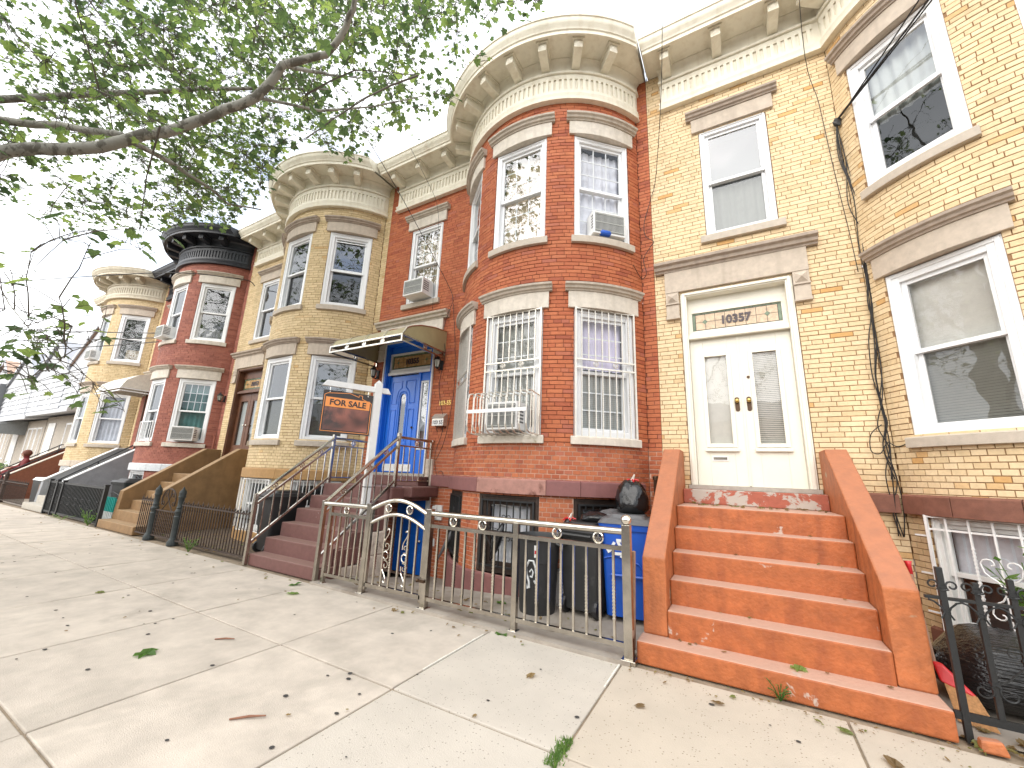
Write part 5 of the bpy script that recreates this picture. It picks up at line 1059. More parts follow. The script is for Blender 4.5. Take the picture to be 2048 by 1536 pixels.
def bag(c, r, label, seed, sq=(1, 1, 1.05), tie=None, n=26):
    b = empty('rubbish_bag', (c[0], c[1], c[2]-r*sq[2]), label, 'bag', 'black rubbish bags'); rr = random.Random(seed); off = Vector((seed*3.1, seed*1.7, 0))
    mb = MB(); vs = []; fs = []; m = n//2+3
    for i in range(m+1):
        for j in range(n):
            a = math.pi*i/m; t = 2*math.pi*j/n; d = Vector((math.sin(a)*math.cos(t), math.sin(a)*math.sin(t), math.cos(a)))
            q = 1+.16*mnoise.noise(d*2.1+off)+.07*mnoise.noise(d*5+off)+.05*math.sin(t*9+3*mnoise.noise(d*2+off))*max(0, d.z)
            top = max(0, d.z-.75)*.5 if tie else 0
            p = Vector((d.x*sq[0], d.y*sq[1], d.z*sq[2]*(.86 if d.z < -.5 else 1)))*r*q; p.z += top*r*1.5
            vs.append((c[0]+p.x, c[1]+p.y, c[2]+p.z))
    for i in range(m):
        for j in range(n): fs.append((i*n+j, (i+1)*n+j, (i+1)*n+(j+1) % n, i*n+(j+1) % n))
    mb.add(vs, fs); mb.build('sack', 'bag_black', b, smooth=True)
    if tie:
        z = c[2]+r*sq[2]*1.1
        mb = MB(); 
        for k in range(5): a = k*1.3; mb.tube([(c[0], c[1], z), (c[0]+.04*math.cos(a), c[1]+.04*math.sin(a), z+.02), (c[0]+.08*math.cos(a), c[1]+.07*math.sin(a), z+.01*math.cos(k))], .009, 5)
        mb.build('red_tie', 'plastic_red', b)
        mb = MB(); mb.tube([(c[0], c[1], z-.02), (c[0]+.015, c[1], z+.03), (c[0]+.035, c[1], z+.075)], [.026, .016, .008], 6); mb.build('bag_neck', 'plastic_white' if False else 'guard_metal', b)
    return b
bag((-.22, -.82, 1.15), .185, 'knotted black rubbish bag with red ties on top of the blue bin', 3, (1.0, .95, 1.1), True)
bag((-.60, -.98, .955), .11, 'small black bag on the lid of the black wheeled bin', 5, (1.5, 1.1, .62))
bag((-.88, -1.05, .86), .07, 'red-tied small black bag behind the round can', 8, (1.2, 1, .8), True)
tp = empty('folded_tarp', (-.42, -.70, .9), 'crumpled dark grey sheet lying behind the blue bin lid', 'tarp')
mb = MB(); vs = []; n = 12
for i in range(n+1):
    for j in range(n+1):
        u, v = i/n, j/n; vs.append((-.68+.42*u, -.95+.36*v, .945+.11*math.sin(math.pi*u)*math.sin(math.pi*v)+.035*mnoise.noise(Vector((u*5, v*5, 2)))))
mb.add(vs, [(i*(n+1)+j, (i+1)*(n+1)+j, (i+1)*(n+1)+j+1, i*(n+1)+j+1) for i in range(n) for j in range(n)]); mb.build('sheet', 'tarp_grey', tp)
mb = MB(); mb.tube([(.03, -1.92, .80), (-.03, -1.75, .0)], .016, 8); tag(mb.build('wooden_pole', 'wood_pole', smooth='auto'), 'worn wooden pole leaning behind the last steel fence post', 'pole')
# closed umbrella and hanging things by the red wall
um = empty('umbrella', (-3.1, -.5, 0), 'closed dark blue umbrella leaning in the corner of the red bay', 'umbrella')
mb = MB(); mb.tube([(-3.13, -.55, .14), (-3.06, -.40, .44), (-3.02, -.32, .60)], [.012, .04, .022], 8); mb.build('canopy', 'curtain_dim', um, smooth=True); um.children[0].data.materials[0] = MATS['tarp_grey']
mb = MB(); mb.tube([(-3.16, -.61, .02), (-3.13, -.55, .15)], .006, 6); mb.tube([(-3.02, -.32, .60), (-3.01, -.29, .68), (-3.03, -.29, .71), (-3.06, -.31, .69)], .009, 6); mb.build('shaft', 'wood_pole', um)
hb = empty('hanging_bag', (-1.72, -1.05, .4), 'dark bag with straps hanging on the basement window bars', 'bag')
T = T55(0, .2); mb = MB(T); mb.tube([(-.02, .06, .60), (-.05, .075, .50), (-.09, .08, .36), (-.15, .07, .22), (-.19, .06, .15)], [.02, .045, .05, .03, .01], 8); mb.build('pouch', 'bag_black', hb, smooth=True)
mb = MB(T); mb.tube([(-.02, .05, .60), (-.10, .05, .52), (-.25, .05, .55), (-.28, .05, .44), (-.20, .05, .33)], .005, 5); mb.build('strap', 'cable_black', hb)
# right: wrapped heap, broom, broken brick, crumpled bag
hp = empty('wrapped_heap', (2.65, -1.25, 0), 'long heap wrapped in stretched black plastic behind the iron fence', 'heap')
mb = MB(); vs = []; n, m = 30, 20
for i in range(n+1):
    for j in range(m):
        x = 1.93+1.9*i/n; t = 2*math.pi*j/m; en = min(1, (i/n)*7+.25, (1-i/n)*7+.25)
        ry = .34*en*(1+.10*mnoise.noise(Vector((x*3, t, 0)))); rz = .22*en*(1+.12*mnoise.noise(Vector((x*2.5, t*1.2, 5)))+.04*math.sin(t*11+x*6))
        cs, sn = math.cos(t), math.sin(t); vs.append((x+.05*sn, -1.28+ry*math.copysign(abs(cs)**.75, cs), .235+rz*math.copysign(abs(sn)**.75, sn)))
mb.add(vs, [(i*m+j, i*m+(j+1) % m, (i+1)*m+(j+1) % m, (i+1)*m+j) for i in range(n) for j in range(m)]+[tuple(range(m)), tuple(range(n*m+m-1, n*m-1, -1))]); mb.build('plastic_wrap', 'wrap_black', hp, smooth=True)
br = empty('broom', (1.93, -1.78, 0), 'red-handled straw broom standing behind the orange stoop wall', 'broom')
mb = MB(); mb.tube([(1.885, -1.60, .26), (1.88, -1.45, .80)], .011, 8); mb.build('handle', 'wood_pole', br); mb = MB(); mb.tube([(1.88, -1.45, .78), (1.879, -1.43, .86), (1.879, -1.425, .885)], [.014, .017, .024], 8); mb.build('grip', 'plastic_red', br, smooth=True)
mb = MB(); mb.hexa([(1.88, -1.66, .20), (2.02, -1.72, .16), (2.03, -1.69, .17), (1.89, -1.61, .21), (1.87, -1.62, .29), (1.915, -1.64, .29), (1.915, -1.60, .30), (1.87, -1.58, .30)]); mb.build('cap', 'plastic_red', br, bevel=.01)
mb = MB()
for k in range(46): u = k/45; x = 1.90+.12*u; y = -1.66-.05*u; mb.tube([(x, y, .20-.03*u), (x+.02+.035*u, y-.05, .015)], .004, 4)
tag(mb.build('bristles', 'straw', br), kind='stuff')
mb = MB(); mb.hexa([(1.90, -2.04, .0), (2.02, -2.03, 0), (2.01, -1.96, 0), (1.90, -1.97, 0), (1.905, -2.03, .06), (2.0, -2.02, .068), (1.995, -1.97, .065), (1.91, -1.975, .06)]); tag(mb.build('broken_brick', 'paint_orange_cheek', bevel=.012), 'broken orange brick at the corner of the orange stoop', 'brick')
bag((2.26, -2.02, .035), .10, 'flat crumpled black plastic bag under the iron fence rail', 11, (1.7, .75, .38), n=22)
# middle yards
wheelie((-5.98, -1.25, .0), R_(170), 'plastic_black', 'plastic_black', 'black wheeled bin behind the spear-topped fence', hgt=.90, w0=.46, w1=.60)
wheelie((-12.6, -1.1, 0), R_(10), 'plastic_charcoal', 'plastic_charcoal', 'dark bin with pale lid behind the square-tube fence', hgt=.86)
tp = empty('covered_heap', (-11.75, -.8, 0), 'heap under a grey tarpaulin beside the ochre stoop wall', 'heap')
mb = MB(); vs = []; n = 14
for i in range(n+1):
    for j in range(n+1):
        u, v = i/n, j/n; e = min(1, 6*u, 6*(1-u), 6*v, 6*(1-v)); vs.append((-12.5+1.25*u, -1.25+.9*v, .02+e*(.93+.12*mnoise.noise(Vector((u*3, v*3, 1))))))
mb.add(vs, [(i*(n+1)+j, (i+1)*(n+1)+j, (i+1)*(n+1)+j+1, i*(n+1)+j+1) for i in range(n) for j in range(n)]); mb.build('tarpaulin', 'tarp_grey', tp)
tcr = empty('slatted_crate', (-11.55, -1.72, 0), 'teal and white slatted crate behind the square-tube fence', 'crate')
for k in range(6):
    x = -11.82+k*.09; mb = MB(); mb.box(x, x+.05, -1.75, -1.73, .27, .58); mb.build('slat', 'plastic_teal', tcr); mb = MB(); mb.box(x, x+.05, -1.751, -1.729, .0, .268); mb.build('slat', 'plastic_white', tcr)
for z in (.06, .5): mb = MB(); mb.box(-11.85, -11.28, -1.728, -1.71, z, z+.05); mb.build('slat_rail', 'plastic_teal', tcr)
mb = MB(); mb.box(-11.85, -11.28, -1.71, -1.3, .0, .5); mb.build('crate_body', 'plastic_teal', tcr)
bx = empty('storage_box', (-18.3, -1.2, 0), 'low bin heap with white lid behind the farthest iron fence', 'box')
mb = MB(); tapered(mb, (-18.2, -1.2), .9, .6, 1.0, .66, .7); mb.build('body', 'plastic_charcoal', bx); mb = MB(); tapered(mb, (-18.2, -1.2), 1.04, .7, .9, .6, .08, z0=.705); mb.build('lid', 'plastic_white', bx)
mb = MB(); mb.ball((-17.35, -1.4, .70), .14, 10, (1.4, 1, .7), .3); tag(mb.build('blue_bag', 'plastic_blue', smooth=True), 'small blue bag beside the grey stoop', 'bag'); bpy.data.objects['blue_bag'].location = (0, 0, 0)
mb = MB(); mb.box(-17.6, -17.1, -1.6, -1.2, 0, .61); tag(mb.build('cardboard_box', 'wood_pole', bevel=.01), 'brown box under the small blue bag', 'box')
mb = MB(); mb.ball((-19.45, -2.45, .1), .11, 10, (1.2, 1, .85), .25); tag(mb.build('pavement_bag', 'plastic_blue', smooth=True), 'small light blue bag on the pavement at the left edge', 'bag')

# ------------------------------------------------------------------ person on the far stoop
pz = .755; px, py = -21.35, -1.25
pn = empty('person', (px, py, pz), 'person in a maroon hooded jacket sitting on the rust brown stoop', 'person')
def skinned(name, joints, edges, m, sub=2):
    me = bpy.data.meshes.new(name); me.from_pydata([j[0] for j in joints], edges, []); o = bpy.data.objects.new(name, me); COL.objects.link(o)
    bpy.context.view_layer.objects.active = o
    s = o.modifiers.new('skin', 'SKIN'); ly = me.skin_vertices[0] if me.skin_vertices else None
    if ly is None:
        bm = __import__('bmesh').new(); bm.from_mesh(me); bm.verts.layers.skin.verify(); bm.to_mesh(me); bm.free(); ly = me.skin_vertices[0]
    for i, j in enumerate(joints): ly.data[i].radius = (j[1], j[1] if len(j) < 3 else j[2])
    ly.data[0].use_root = True
    b = o.modifiers.new('sub', 'SUBSURF'); b.levels = sub; b.render_levels = sub; me.materials.append(MATS[m]); return o
J = [((0, 0, .12), .15, .12), ((0, -.02, .32), .15, .11), ((0, -.03, .50), .17, .11), ((0, -.04, .60), .07, .07), ((0, -.05, .70), .09, .10), ((0, -.05, .80), .08, .09),
     ((.17, -.03, .54), .06), ((.25, -.12, .30), .05), ((.10, -.34, .26), .04), ((-.17, -.03, .54), .06), ((-.25, -.12, .30), .05), ((-.10, -.34, .26), .04),
     ((.11, -.10, .10), .085), ((.12, -.46, .12), .07), ((.12, -.44, -.30), .05), ((.12, -.56, -.36), .045), ((-.11, -.10, .10), .085), ((-.12, -.46, .12), .07), ((-.12, -.44, -.30), .05), ((-.12, -.56, -.36), .045)]
o = skinned('body', J, [(0, 1), (1, 2), (2, 3), (3, 4), (4, 5), (2, 6), (6, 7), (7, 8), (2, 9), (9, 10), (10, 11), (0, 12), (12, 13), (13, 14), (14, 15), (0, 16), (16, 17), (17, 18), (18, 19)], 'cloth_maroon'); o.parent = pn
mb = MB(); mb.ball((0, -.115, .745), .082, 12, (.85, .75, 1.1)); mb.ball((0, -.185, .74), .016, 6, (.8, 1, 1.2)); o = mb.build('face', 'skin', pn, smooth=True, local=True)
mb = MB()
for s in (-1, 1): mb.ball((s*.03, -.172, .762), .009, 6)
mb.box(-.022, .022, -.176, -.168, .70, .708); mb.build('eyes_and_mouth', 'hair_auburn', pn, local=True)
mb = MB(); mb.ball((0, -.05, .78), .125, 14, (.95, 1, 1), .12, 6); mb.build('hair', 'hair_auburn', pn, smooth=True, local=True)
for s in (-1, 1):
    mb = MB(); c = Vector((s*.09, -.37, .255)); mb.ball(c, .035, 8, (1, 1.2, .7))
    for k in range(4): mb.tube([c+Vector((s*(-.024+.016*k), -.03, 0)), c+Vector((s*(-.026+.017*k), -.065, -.012)), c+Vector((s*(-.026+.017*k), -.08-.006*(k in (1, 2)), -.035))], [.009, .008, .006], 5)
    mb.tube([c+Vector((-s*.03, -.005, .005)), c+Vector((-s*.05, -.03, .0)), c+Vector((-s*.052, -.05, -.01))], [.01, .009, .007], 5); mb.build('hand', 'skin', pn, smooth=True, local=True)

# ------------------------------------------------------------------ white gabled houses far left
def gabled(X0, wd, label, roof, dz=0., awn=None):
    h = empty('gabled_house', (X0+wd/2, .3, 0), label, 'house', 'white sided gabled houses'); y = .35
    mb = MB(); mb.box(X0, X0+wd, y, 9, 0, 3.3+dz); mb.build('lower_wall', 'house_brick_pale', h)
    mb = MB(); mb.box(X0+.02, X0+wd-.02, y+.25, 9, 3.3+dz, 6.0+dz); o = mb.build('upper_wall', 'siding_white', h)
    for k in range(8):
        z = 3.64+dz+k*.29; mb = MB(); mb.hexa([(X0+.02, y+.205, z), (X0+wd-.02, y+.205, z), (X0+wd-.02, y+.25, z), (X0+.02, y+.25, z), (X0+.02, y+.243, z+.275), (X0+wd-.02, y+.243, z+.275), (X0+wd-.02, y+.25, z+.275), (X0+.02, y+.25, z+.275)]); mb.build('siding_board', 'siding_white', o)
    mb = MB(); mb.hexa([(X0-.1, y-.75, 3.25+dz), (X0+wd+.1, y-.75, 3.25+dz), (X0+wd+.1, y+.3, 3.45+dz), (X0-.1, y+.3, 3.45+dz), (X0-.1, y-.75, 3.42+dz), (X0+wd+.1, y-.75, 3.42+dz), (X0+wd+.1, y+.3, 3.62+dz), (X0-.1, y+.3, 3.62+dz)]); mb.build('porch_roof', 'siding_white', h)
    g = lambda x, z, t: (x, t, z); cx = X0+wd*.5; ap = 7.7+dz
    mb = MB(); mb.prism([(X0+.05, 6.0+dz), (X0+wd-.05, 6.0+dz), (cx, ap-.15)], g, y+.25, 9); mb.build('gable', 'siding_white', h)
    for s, xe in ((-1, X0-.15), (1, X0+wd+.15)):
        mb = MB(); mb.hexa([(xe, y+.16, 5.85+dz), (cx, y+.16, ap), (cx, 9.1, ap), (xe, 9.1, 5.85+dz), (xe, y+.16, 6.0+dz), (cx, y+.16, ap+.15), (cx, 9.1, ap+.15), (xe, 9.1, 6.0+dz)]); o = mb.build('roof', roof, h)
        mb = MB(); mb.hexa([(xe, y+.12, 5.8+dz), (cx, y+.12, ap-.05), (cx, y+.158, ap-.05), (xe, y+.158, 5.8+dz), (xe, y+.12, 6.02+dz), (cx, y+.12, ap+.17), (cx, y+.158, ap+.17), (xe, y+.158, 6.02+dz)]); mb.build('barge_board', 'siding_white', o)
    for x in (X0+wd*.27, X0+wd*.66): window(h, TF((x, y+.19, 4.1+dz), (1, 0), (0, -1)), .9, 1.45, fw=.10, far=True, glass='glass_far')
    for k in range(3): window(h, TF((X0+wd-.75-k*.78, y-.02, 1.35+dz), (1, 0), (0, -1)), .74, 1.6, fw=.08, far=True, glass='glass_far', curtain=('curtain_white', 0, 1, 0, 1))
    mb = MB(); mb.box(X0+.5, X0+1.5, y-.04, y, .9+dz, 3.0+dz); mb.build('door', 'door_white', h)
    if awn:
        mb = MB(); pr = [(y, 3.22), (y-.5, 3.18), (y-1.0, 2.98), (y-1.25, 2.62), (y-1.28, 2.5), (y-1.22, 2.5), (y-.95, 2.9), (y-.5, 3.1), (y, 3.14)]
        mb.prism(pr, lambda a, b, t: (t, a, b), X0+.2, X0+2.6); mb.prism([(y, 3.15), (y-.5, 3.1), (y-1.0, 2.9), (y-1.24, 2.5), (y, 2.5)], lambda a, b, t: (t, a, b), X0+2.56, X0+2.59); o = mb.build('barrel_awning', 'awning_grey', h)
    mb = MB(); mb.box(X0+.35, X0+1.7, -1.6, y, 0, .9); mb.build('porch', 'concrete_step', h)
    if roof == 'shingle_brown': mb = MB(); mb.box(X0+wd-.12, X0+wd+.02, y-.12, y+.2, 0, 5.9+dz); mb.build('end_shade_strip', 'end_shade_grey', h)  # added dark strip: the shade on the right end, put into its colour
    return h
gabled(-28.2, 5.6, 'white sided gabled house with brown roof next to the brick row', 'shingle_brown', .0)
gabled(-33.9, 5.6, 'white sided gabled house with grey barrel awning', 'shingle_grey', -.1, True)
gabled(-39.6, 5.6, 'white sided gabled house, third from the brick row', 'shingle_grey', -.1)
gabled(-45.3, 5.6, 'white sided gabled house with brown roof at the far left end', 'shingle_brown', .0)
gabled(-51.0, 5.6, 'farthest sliver of a pale gabled house at the left edge', 'shingle_grey', .1)
# ------------------------------------------------------------------ London plane tree over the pavement
def leaf_shape(s=1.):
    """five-lobed plane leaf, folded a little along its midrib; stalk end at the origin, tip along +y"""
    pts = [(0, .10, 0), (.22, .02, .03), (.50, .16, .0), (.36, .34, .05), (.60, .60, -.03), (.30, .58, .05), (.20, .72, .03), (0, 1.02, -.06), (-.20, .72, .03), (-.30, .58, .05), (-.60, .60, -.03), (-.36, .34, .05), (-.50, .16, .0), (-.22, .02, .03)]
    v = [(x*s, y*s, z*s) for x, y, z in pts]+[(0, .45*s, -.05*s)]
    return v, [(14, i, (i+1) % 14) for i in range(14)]
LV, LF = leaf_shape(1.)
MASK = [(-900, -900), (1120, -900), (1090, 15), (1010, 100), (935, 170), (905, 235), (880, 265), (850, 300), (800, 300), (770, 270), (740, 315), (690, 330), (640, 300), (600, 285), (560, 330), (535, 400), (500, 420), (440, 470), (380, 440), (330, 500), (280, 520), (180, 500), (100, 470), (60, 560), (130, 590), (215, 610), (215, 690), (120, 690), (150, 740), (250, 790), (255, 835), (150, 820), (60, 800), (-900, 720)]
def in_poly(x, y):
    c = False; j = len(MASK)-1
    for i in range(len(MASK)):
        xi, yi = MASK[i]; xj, yj = MASK[j]
        if (yi > y) != (yj > y) and x < (xj-xi)*(y-yi)/(yj-yi)+xi: c = not c
        j = i
    return c
tr = random.Random(21)
TB = Vector((-8.2, -5.95, 0))
limbs = [  # name-less polylines with radii: trunk, then the limbs seen in the sky
    ([(-8.2, -5.95, -.1), (-8.15, -5.95, 1.5), (-8.1, -5.9, 3.0), (-8.0, -5.8, 4.2), (-7.9, -5.75, 6.0), (-7.8, -5.8, 8.2), (-7.7, -5.9, 10.5)], [.36, .30, .28, .27, .22, .16, .09]),
    ([(-8.05, -5.85, 3.2), (-6.9, -5.5, 4.05), (-5.57, -5.13, 4.46), (-4.95, -4.61, 4.69), (-4.4, -4.27, 4.94), (-4.0, -4.05, 5.16), (-3.55, -3.85, 5.40), (-3.22, -3.80, 5.72), (-2.86, -3.55, 5.94), (-2.56, -3.55, 6.18), (-2.38, -3.62, 6.32), (-2.0, -3.5, 7.0), (-1.7, -3.2, 7.7)], [.15, .125, .115, .11, .10, .092, .085, .078, .066, .06, .05, .035, .02]),
    ([(-7.95, -5.78, 4.6), (-7.0, -5.3, 5.4), (-6.2, -4.77, 5.42), (-5.3, -4.55, 5.1), (-4.75, -4.5, 4.85)], [.10, .09, .08, .065, .05]),
    ([(-4.75, -4.45, 4.83), (-4.95, -3.97, 4.97), (-5.30, -3.39, 5.12), (-5.5, -3.14, 5.17), (-5.7, -2.6, 5.5)], [.06, .05, .04, .03, .018]),
    ([(-7.8, -5.8, 7.0), (-6.3, -5.1, 8.2), (-4.8, -4.2, 8.9), (-3.2, -3.2, 9.3), (-2.0, -2.4, 9.6)], [.12, .09, .07, .05, .02]),
    ([(-7.9, -5.75, 5.6), (-6.8, -4.4, 6.6), (-5.8, -3.2, 7.4), (-5.0, -2.2, 8.0)], [.10, .075, .05, .02]),
    ([(-3.22, -3.80, 5.72), (-3.6, -3.3, 6.4), (-4.0, -2.7, 7.2), (-4.2, -2.2, 7.8)], [.05, .04, .03, .015]),
    ([(-3.55, -3.85, 5.40), (-3.25, -3.30, 5.60), (-2.95, -2.8, 6.0), (-2.6, -2.3, 6.5)], [.035, .03, .02, .012]),
    ([(-7.8, -5.9, 7.5), (-8.8, -7.4, 8.6), (-9.6, -8.8, 9.3)], [.12, .08, .03]), ([(-7.9, -5.85, 6.2), (-6.4, -7.2, 7.6), (-4.6, -8.4, 8.6), (-3.0, -9.2, 9.0)], [.12, .09, .06, .02]),
    ([(-6.4, -5.35, 4.2), (-5.6, -5.05, 3.4), (-4.9, -4.85, 2.75), (-4.3, -4.70, 2.35), (-3.7, -4.55, 2.0), (-3.4, -4.45, 1.82)], [.03, .02, .016, .012, .008, .005]),
    ([(-5.8, -5.2, 4.4), (-4.6, -5.9, 5.6), (-3.2, -6.4, 6.6), (-1.6, -6.9, 7.4)], [.09, .07, .05, .02]),
]
tree = empty('plane_tree', TB, 'mottled plane tree whose leafy branches hang over the upper left', 'tree')
for i, (p, r) in enumerate(limbs):
    # smooth the polyline a little and give it kinks
    q = []; qr = []
    for a in range(len(p)-1):
        for k in range(3):
            t = k/3; v = Vector(p[a]).lerp(Vector(p[a+1]), t); jt = r[a]*.22; q.append(v+Vector((tr.uniform(-jt, jt), tr.uniform(-jt, jt), tr.uniform(-jt, jt)))*(1 if k else .0)); qr.append(r[a]+(r[a+1]-r[a])*t)
    q.append(Vector(p[-1])); qr.append(r[-1]); qr = [v*(.54 if i else 1.)*(.55 if i == 10 else 1.) for v in qr]; mb = MB(); mb.tube(q, qr, 10 if r[0] > .08 else 7); mb.build('trunk' if i == 0 else 'limb', 'bark', tree, smooth=True)
nodes = []; lown = [Vector(limbs[10][0][a]).lerp(Vector(limbs[10][0][a+1]), k/4) for a in range(1, 5) for k in range(5)]
for i, (p, r) in enumerate(limbs):
    for a in range(len(p)-1):
        if (i == 0 and a < 3) or i == 10: continue
        for k in range(4): nodes.append((Vector(p[a]).lerp(Vector(p[a+1]), k/4)))
# sample twig tips through the crown
tips = []; tries = 0
nin = nout = nlow = 0
while tries < 400000 and (nin < 900 or nout < 200 or nlow < 26):
    tries += 1
    P = Vector((tr.uniform(-16, 1.2), tr.uniform(-11.5, -1.0), tr.uniform(1.6, 13.5)))
    pr = project(P); inf = pr and -40 < pr[0] < 2088 and -40 < pr[1] < 1576
    d = (P-CAM).length
    if inf:
        if not in_poly(pr[0], pr[1]) or d < 3.4: continue
        low = pr[1] > 455
        if low:
            if nlow >= 26 or not 3.6 < d < 5.6: continue
            nlow += 1
        else:
            if P.z < 3.6 or nin >= 900 or d > 15 or (d < 6.8 and tr.random() < .93): continue
            # thinner towards the lower left, where sky shows
            if pr[1] > 230 and pr[0] < 330 and tr.random() < .45: continue
            if pr[0] < 130 and tr.random() < .35: continue
            nin += 1
    else:
        if nout >= 200 or P.z < 4.6 or d < 2.2: continue
        c = Vector((-6.6, -6.2, 8.2)); e = (P-c); 
        if (e.x/6.2)**2+(e.y/5.2)**2+(e.z/4.2)**2 > 1: continue
        nout += 1
    tips.append(P)
def nearest(P):
    return min(lown if P.z < 3.5 else nodes, key=lambda n: (n-P).length_squared)
tips.sort(key=lambda P: (nearest(P)-P).length_squared)
tw = MB(); leaves = []
for P in tips:
    n0 = nearest(P); d = P-n0; L_ = d.length
    if L_ > 1e-3:
        mid = n0.lerp(P, .5)+Vector((tr.uniform(-.1, .1), tr.uniform(-.1, .1), .10))*L_*.6
        pts = [n0, n0.lerp(mid, .55)+Vector((0, 0, .02)), mid, mid.lerp(P, .55)+Vector((0, 0, .015)), P]; r0 = min(.011, .003+.005*L_); tw.tube(pts, [r0, r0*.85, r0*.7, r0*.5, .003], 4)
        (lown if P.z < 3.5 else nodes).extend(pts[1:])
        # leaves along the twig's outer part and round the tip
        dirv = (P-mid).normalized(); nl = tr.randint(8, 15) if P.z > 3.4 else tr.randint(5, 8)
        for k in range(nl):
            t = tr.random()**.7; base = mid.lerp(P, t)+Vector((tr.gauss(0, .16), tr.gauss(0, .16), tr.gauss(0, .13)))
            size = tr.choice((.05, .06, .075, .09, .12)) * tr.uniform(.85, 1.15)
            pq = project(base)
            if pq and -10 < pq[0] < 2060 and -10 < pq[1] < 1550 and not in_poly(pq[0], pq[1]): continue
            if pq and (base-CAM).length < 3.2 and -300 < pq[0] < 2400 and -500 < pq[1] < 1700: continue
            leaves.append((base, dirv, size)); tw.tube([mid.lerp(P, max(0, t-.12)), mid.lerp(P, t).lerp(base, .6)+Vector((0, 0, .02)), base], [.0035, .0028, .002], 3)
tag(tw.build('twigs', 'twig_bark', tree), kind='stuff')
def leaf_matrix(base, dirv, size):
    z = Vector((tr.gauss(0, .55), tr.gauss(0, .55), 1)).normalized(); y = (dirv*.5+Vector((tr.uniform(-1, 1), tr.uniform(-1, 1), tr.uniform(-1.1, .0)))); y = (y-z*y.dot(z)); y = y.normalized() if y.length > .05 else z.orthogonal().normalized(); x = y.cross(z)
    return Matrix(((x.x*size, y.x*size, z.x*size, base.x), (x.y*size, y.y*size, z.y*size, base.y), (x.z*size, y.z*size, z.z*size, base.z), (0, 0, 0, 1)))
LM = [leaf_matrix(*l) for l in leaves]
def shown(i):
    pr = project(leaves[i][0])
    return leaves[i][2]/pr[2] if pr and 0 < pr[0] < 2048 and 0 < pr[1] < 1536 else 0
order = sorted(range(len(LM)), key=lambda i: -shown(i)); lme = bpy.data.meshes.new('leaf'); lme.from_pydata(LV, [], LF); lme.materials.append(MATS['leaf_green'])
for i in order[:300]:
    o = bpy.data.objects.new('leaf', lme); COL.objects.link(o); o.parent = tree; m = LM[i].copy(); m.translation -= TB; o.matrix_local = m
fo = MB()
for i in order[300:]:
    m = LM[i]; fo.add([m @ Vector(v) for v in LV], LF, tone=tr.random())
fol = tag(fo.build('foliage', 'leaf_green', tree), kind='stuff')
# further street trees, seen in the window reflections
for (x, y, rz, sc, lab) in ((-1.5, -17.0, 1.2, 1.05, 'plane tree across the road, mirrored in the red bay windows'), (10.5, -16.2, 5.3, 1.0, 'plane tree across the road, mirrored in the nearest bay window'), (-15.0, -16.6, 3.6, 1.0, 'plane tree across the road, mirrored in the far bay windows')):
    c = copy_tree_light = bpy.data.objects.new('street_tree', None); COL.objects.link(c); c.location = (x, y, 0); c.rotation_euler = (0, 0, rz); c.scale = (sc,)*3; WO[c.name] = Vector((x, y, 0)); tag(c, lab, 'tree', 'street trees behind the camera')
    for ch in tree.children:
        if ch.name.startswith('leaf'): continue
        k = ch.copy(); COL.objects.link(k); k.parent = c
# a plain row of houses across the road, mirrored in the glass
for k in range(5):
    x = -24+k*9; h = empty('opposite_house', (x, -27, 0), 'brick house across the road, number %s along, seen only in reflections' % ('one', 'two', 'three', 'four', 'five')[k], 'house', 'houses across the road')
    mb = MB(); mb.box(x-4.3, x+4.3, -34, -26, -.1, 5.6); mb.build('wall', ('brick_red_far', 'siding_white', 'brick_red_far', 'house_brick_pale', 'brick_red_far')[k], h); mb = MB(); mb.prism([(-34.3, 5.6), (-25.6, 5.6), (-30, 7.6)], lambda a, b, t: (t, a, b), x-4.4, x+4.4); mb.build('roof', 'shingle_grey', h)
    for i in range(3):
        for j in (1.0, 3.6): mb = MB(); mb.box(x-3.2+i*2.6, x-2.1+i*2.6, -26, -25.94, j, j+1.4); mb.build('window', 'room_dark', h)

# ------------------------------------------------------------------ cables
def cable(pts, r, label, sag=0., par=None, seg=8):
    q = []
    for a in range(len(pts)-1):
        for k in range(seg if sag else 4):
            t = k/(seg if sag else 4); v = Vector(pts[a]).lerp(Vector(pts[a+1]), t); v.z -= sag*4*t*(1-t); q.append(v)
    q.append(Vector(pts[-1])); mb = MB(); mb.tube(q, r, 5)
    if par: return mb.build('cable', 'cable_black', par)
    return tag(mb.build('cable', 'cable_black'), label, 'cable', 'overhead and wall cables')
cb = empty('cable_bundle', (2.2, -.05, 1.0), 'tangled bundle of black cables down the yellow brick corner', 'cable', 'overhead and wall cables')
rc_ = random.Random(3)
keyz = [5.86, 5.3, 4.7, 4.2, 3.72, 3.45, 3.25, 2.95, 2.6, 2.3, 2.05, 1.8, 1.5, 1.2, .95]
for k in range(6):
    pts = []
    for i, z in enumerate(keyz):
        tight = z in (3.72, 3.25, 2.3) or i == 0; w_ = .012 if tight else .05
        pts.append((2.26-.03*math.sin(z*1.1)+rc_.uniform(-w_, w_)-.02*(z < 3), -.035-abs(rc_.gauss(0, .012)), z+rc_.uniform(-.03, .03)))
    if k > 3: pts = pts[:-2]
    mb = MB(); mb.tube(curve_pts(pts, 5), .0055, 5); mb.build('strand', 'cable_black', cb, smooth=True)
mb = MB(); mb.tube(curve_pts([(2.20, -.04, 2.05), (2.10, -.05, 1.95), (2.08, -.05, 1.78), (2.15, -.05, 1.75), (2.22, -.05, 1.86), (2.30, -.07, 1.82), (2.42, -.27, 1.90)], 5), .005, 5); mb.build('strand', 'cable_black', cb)
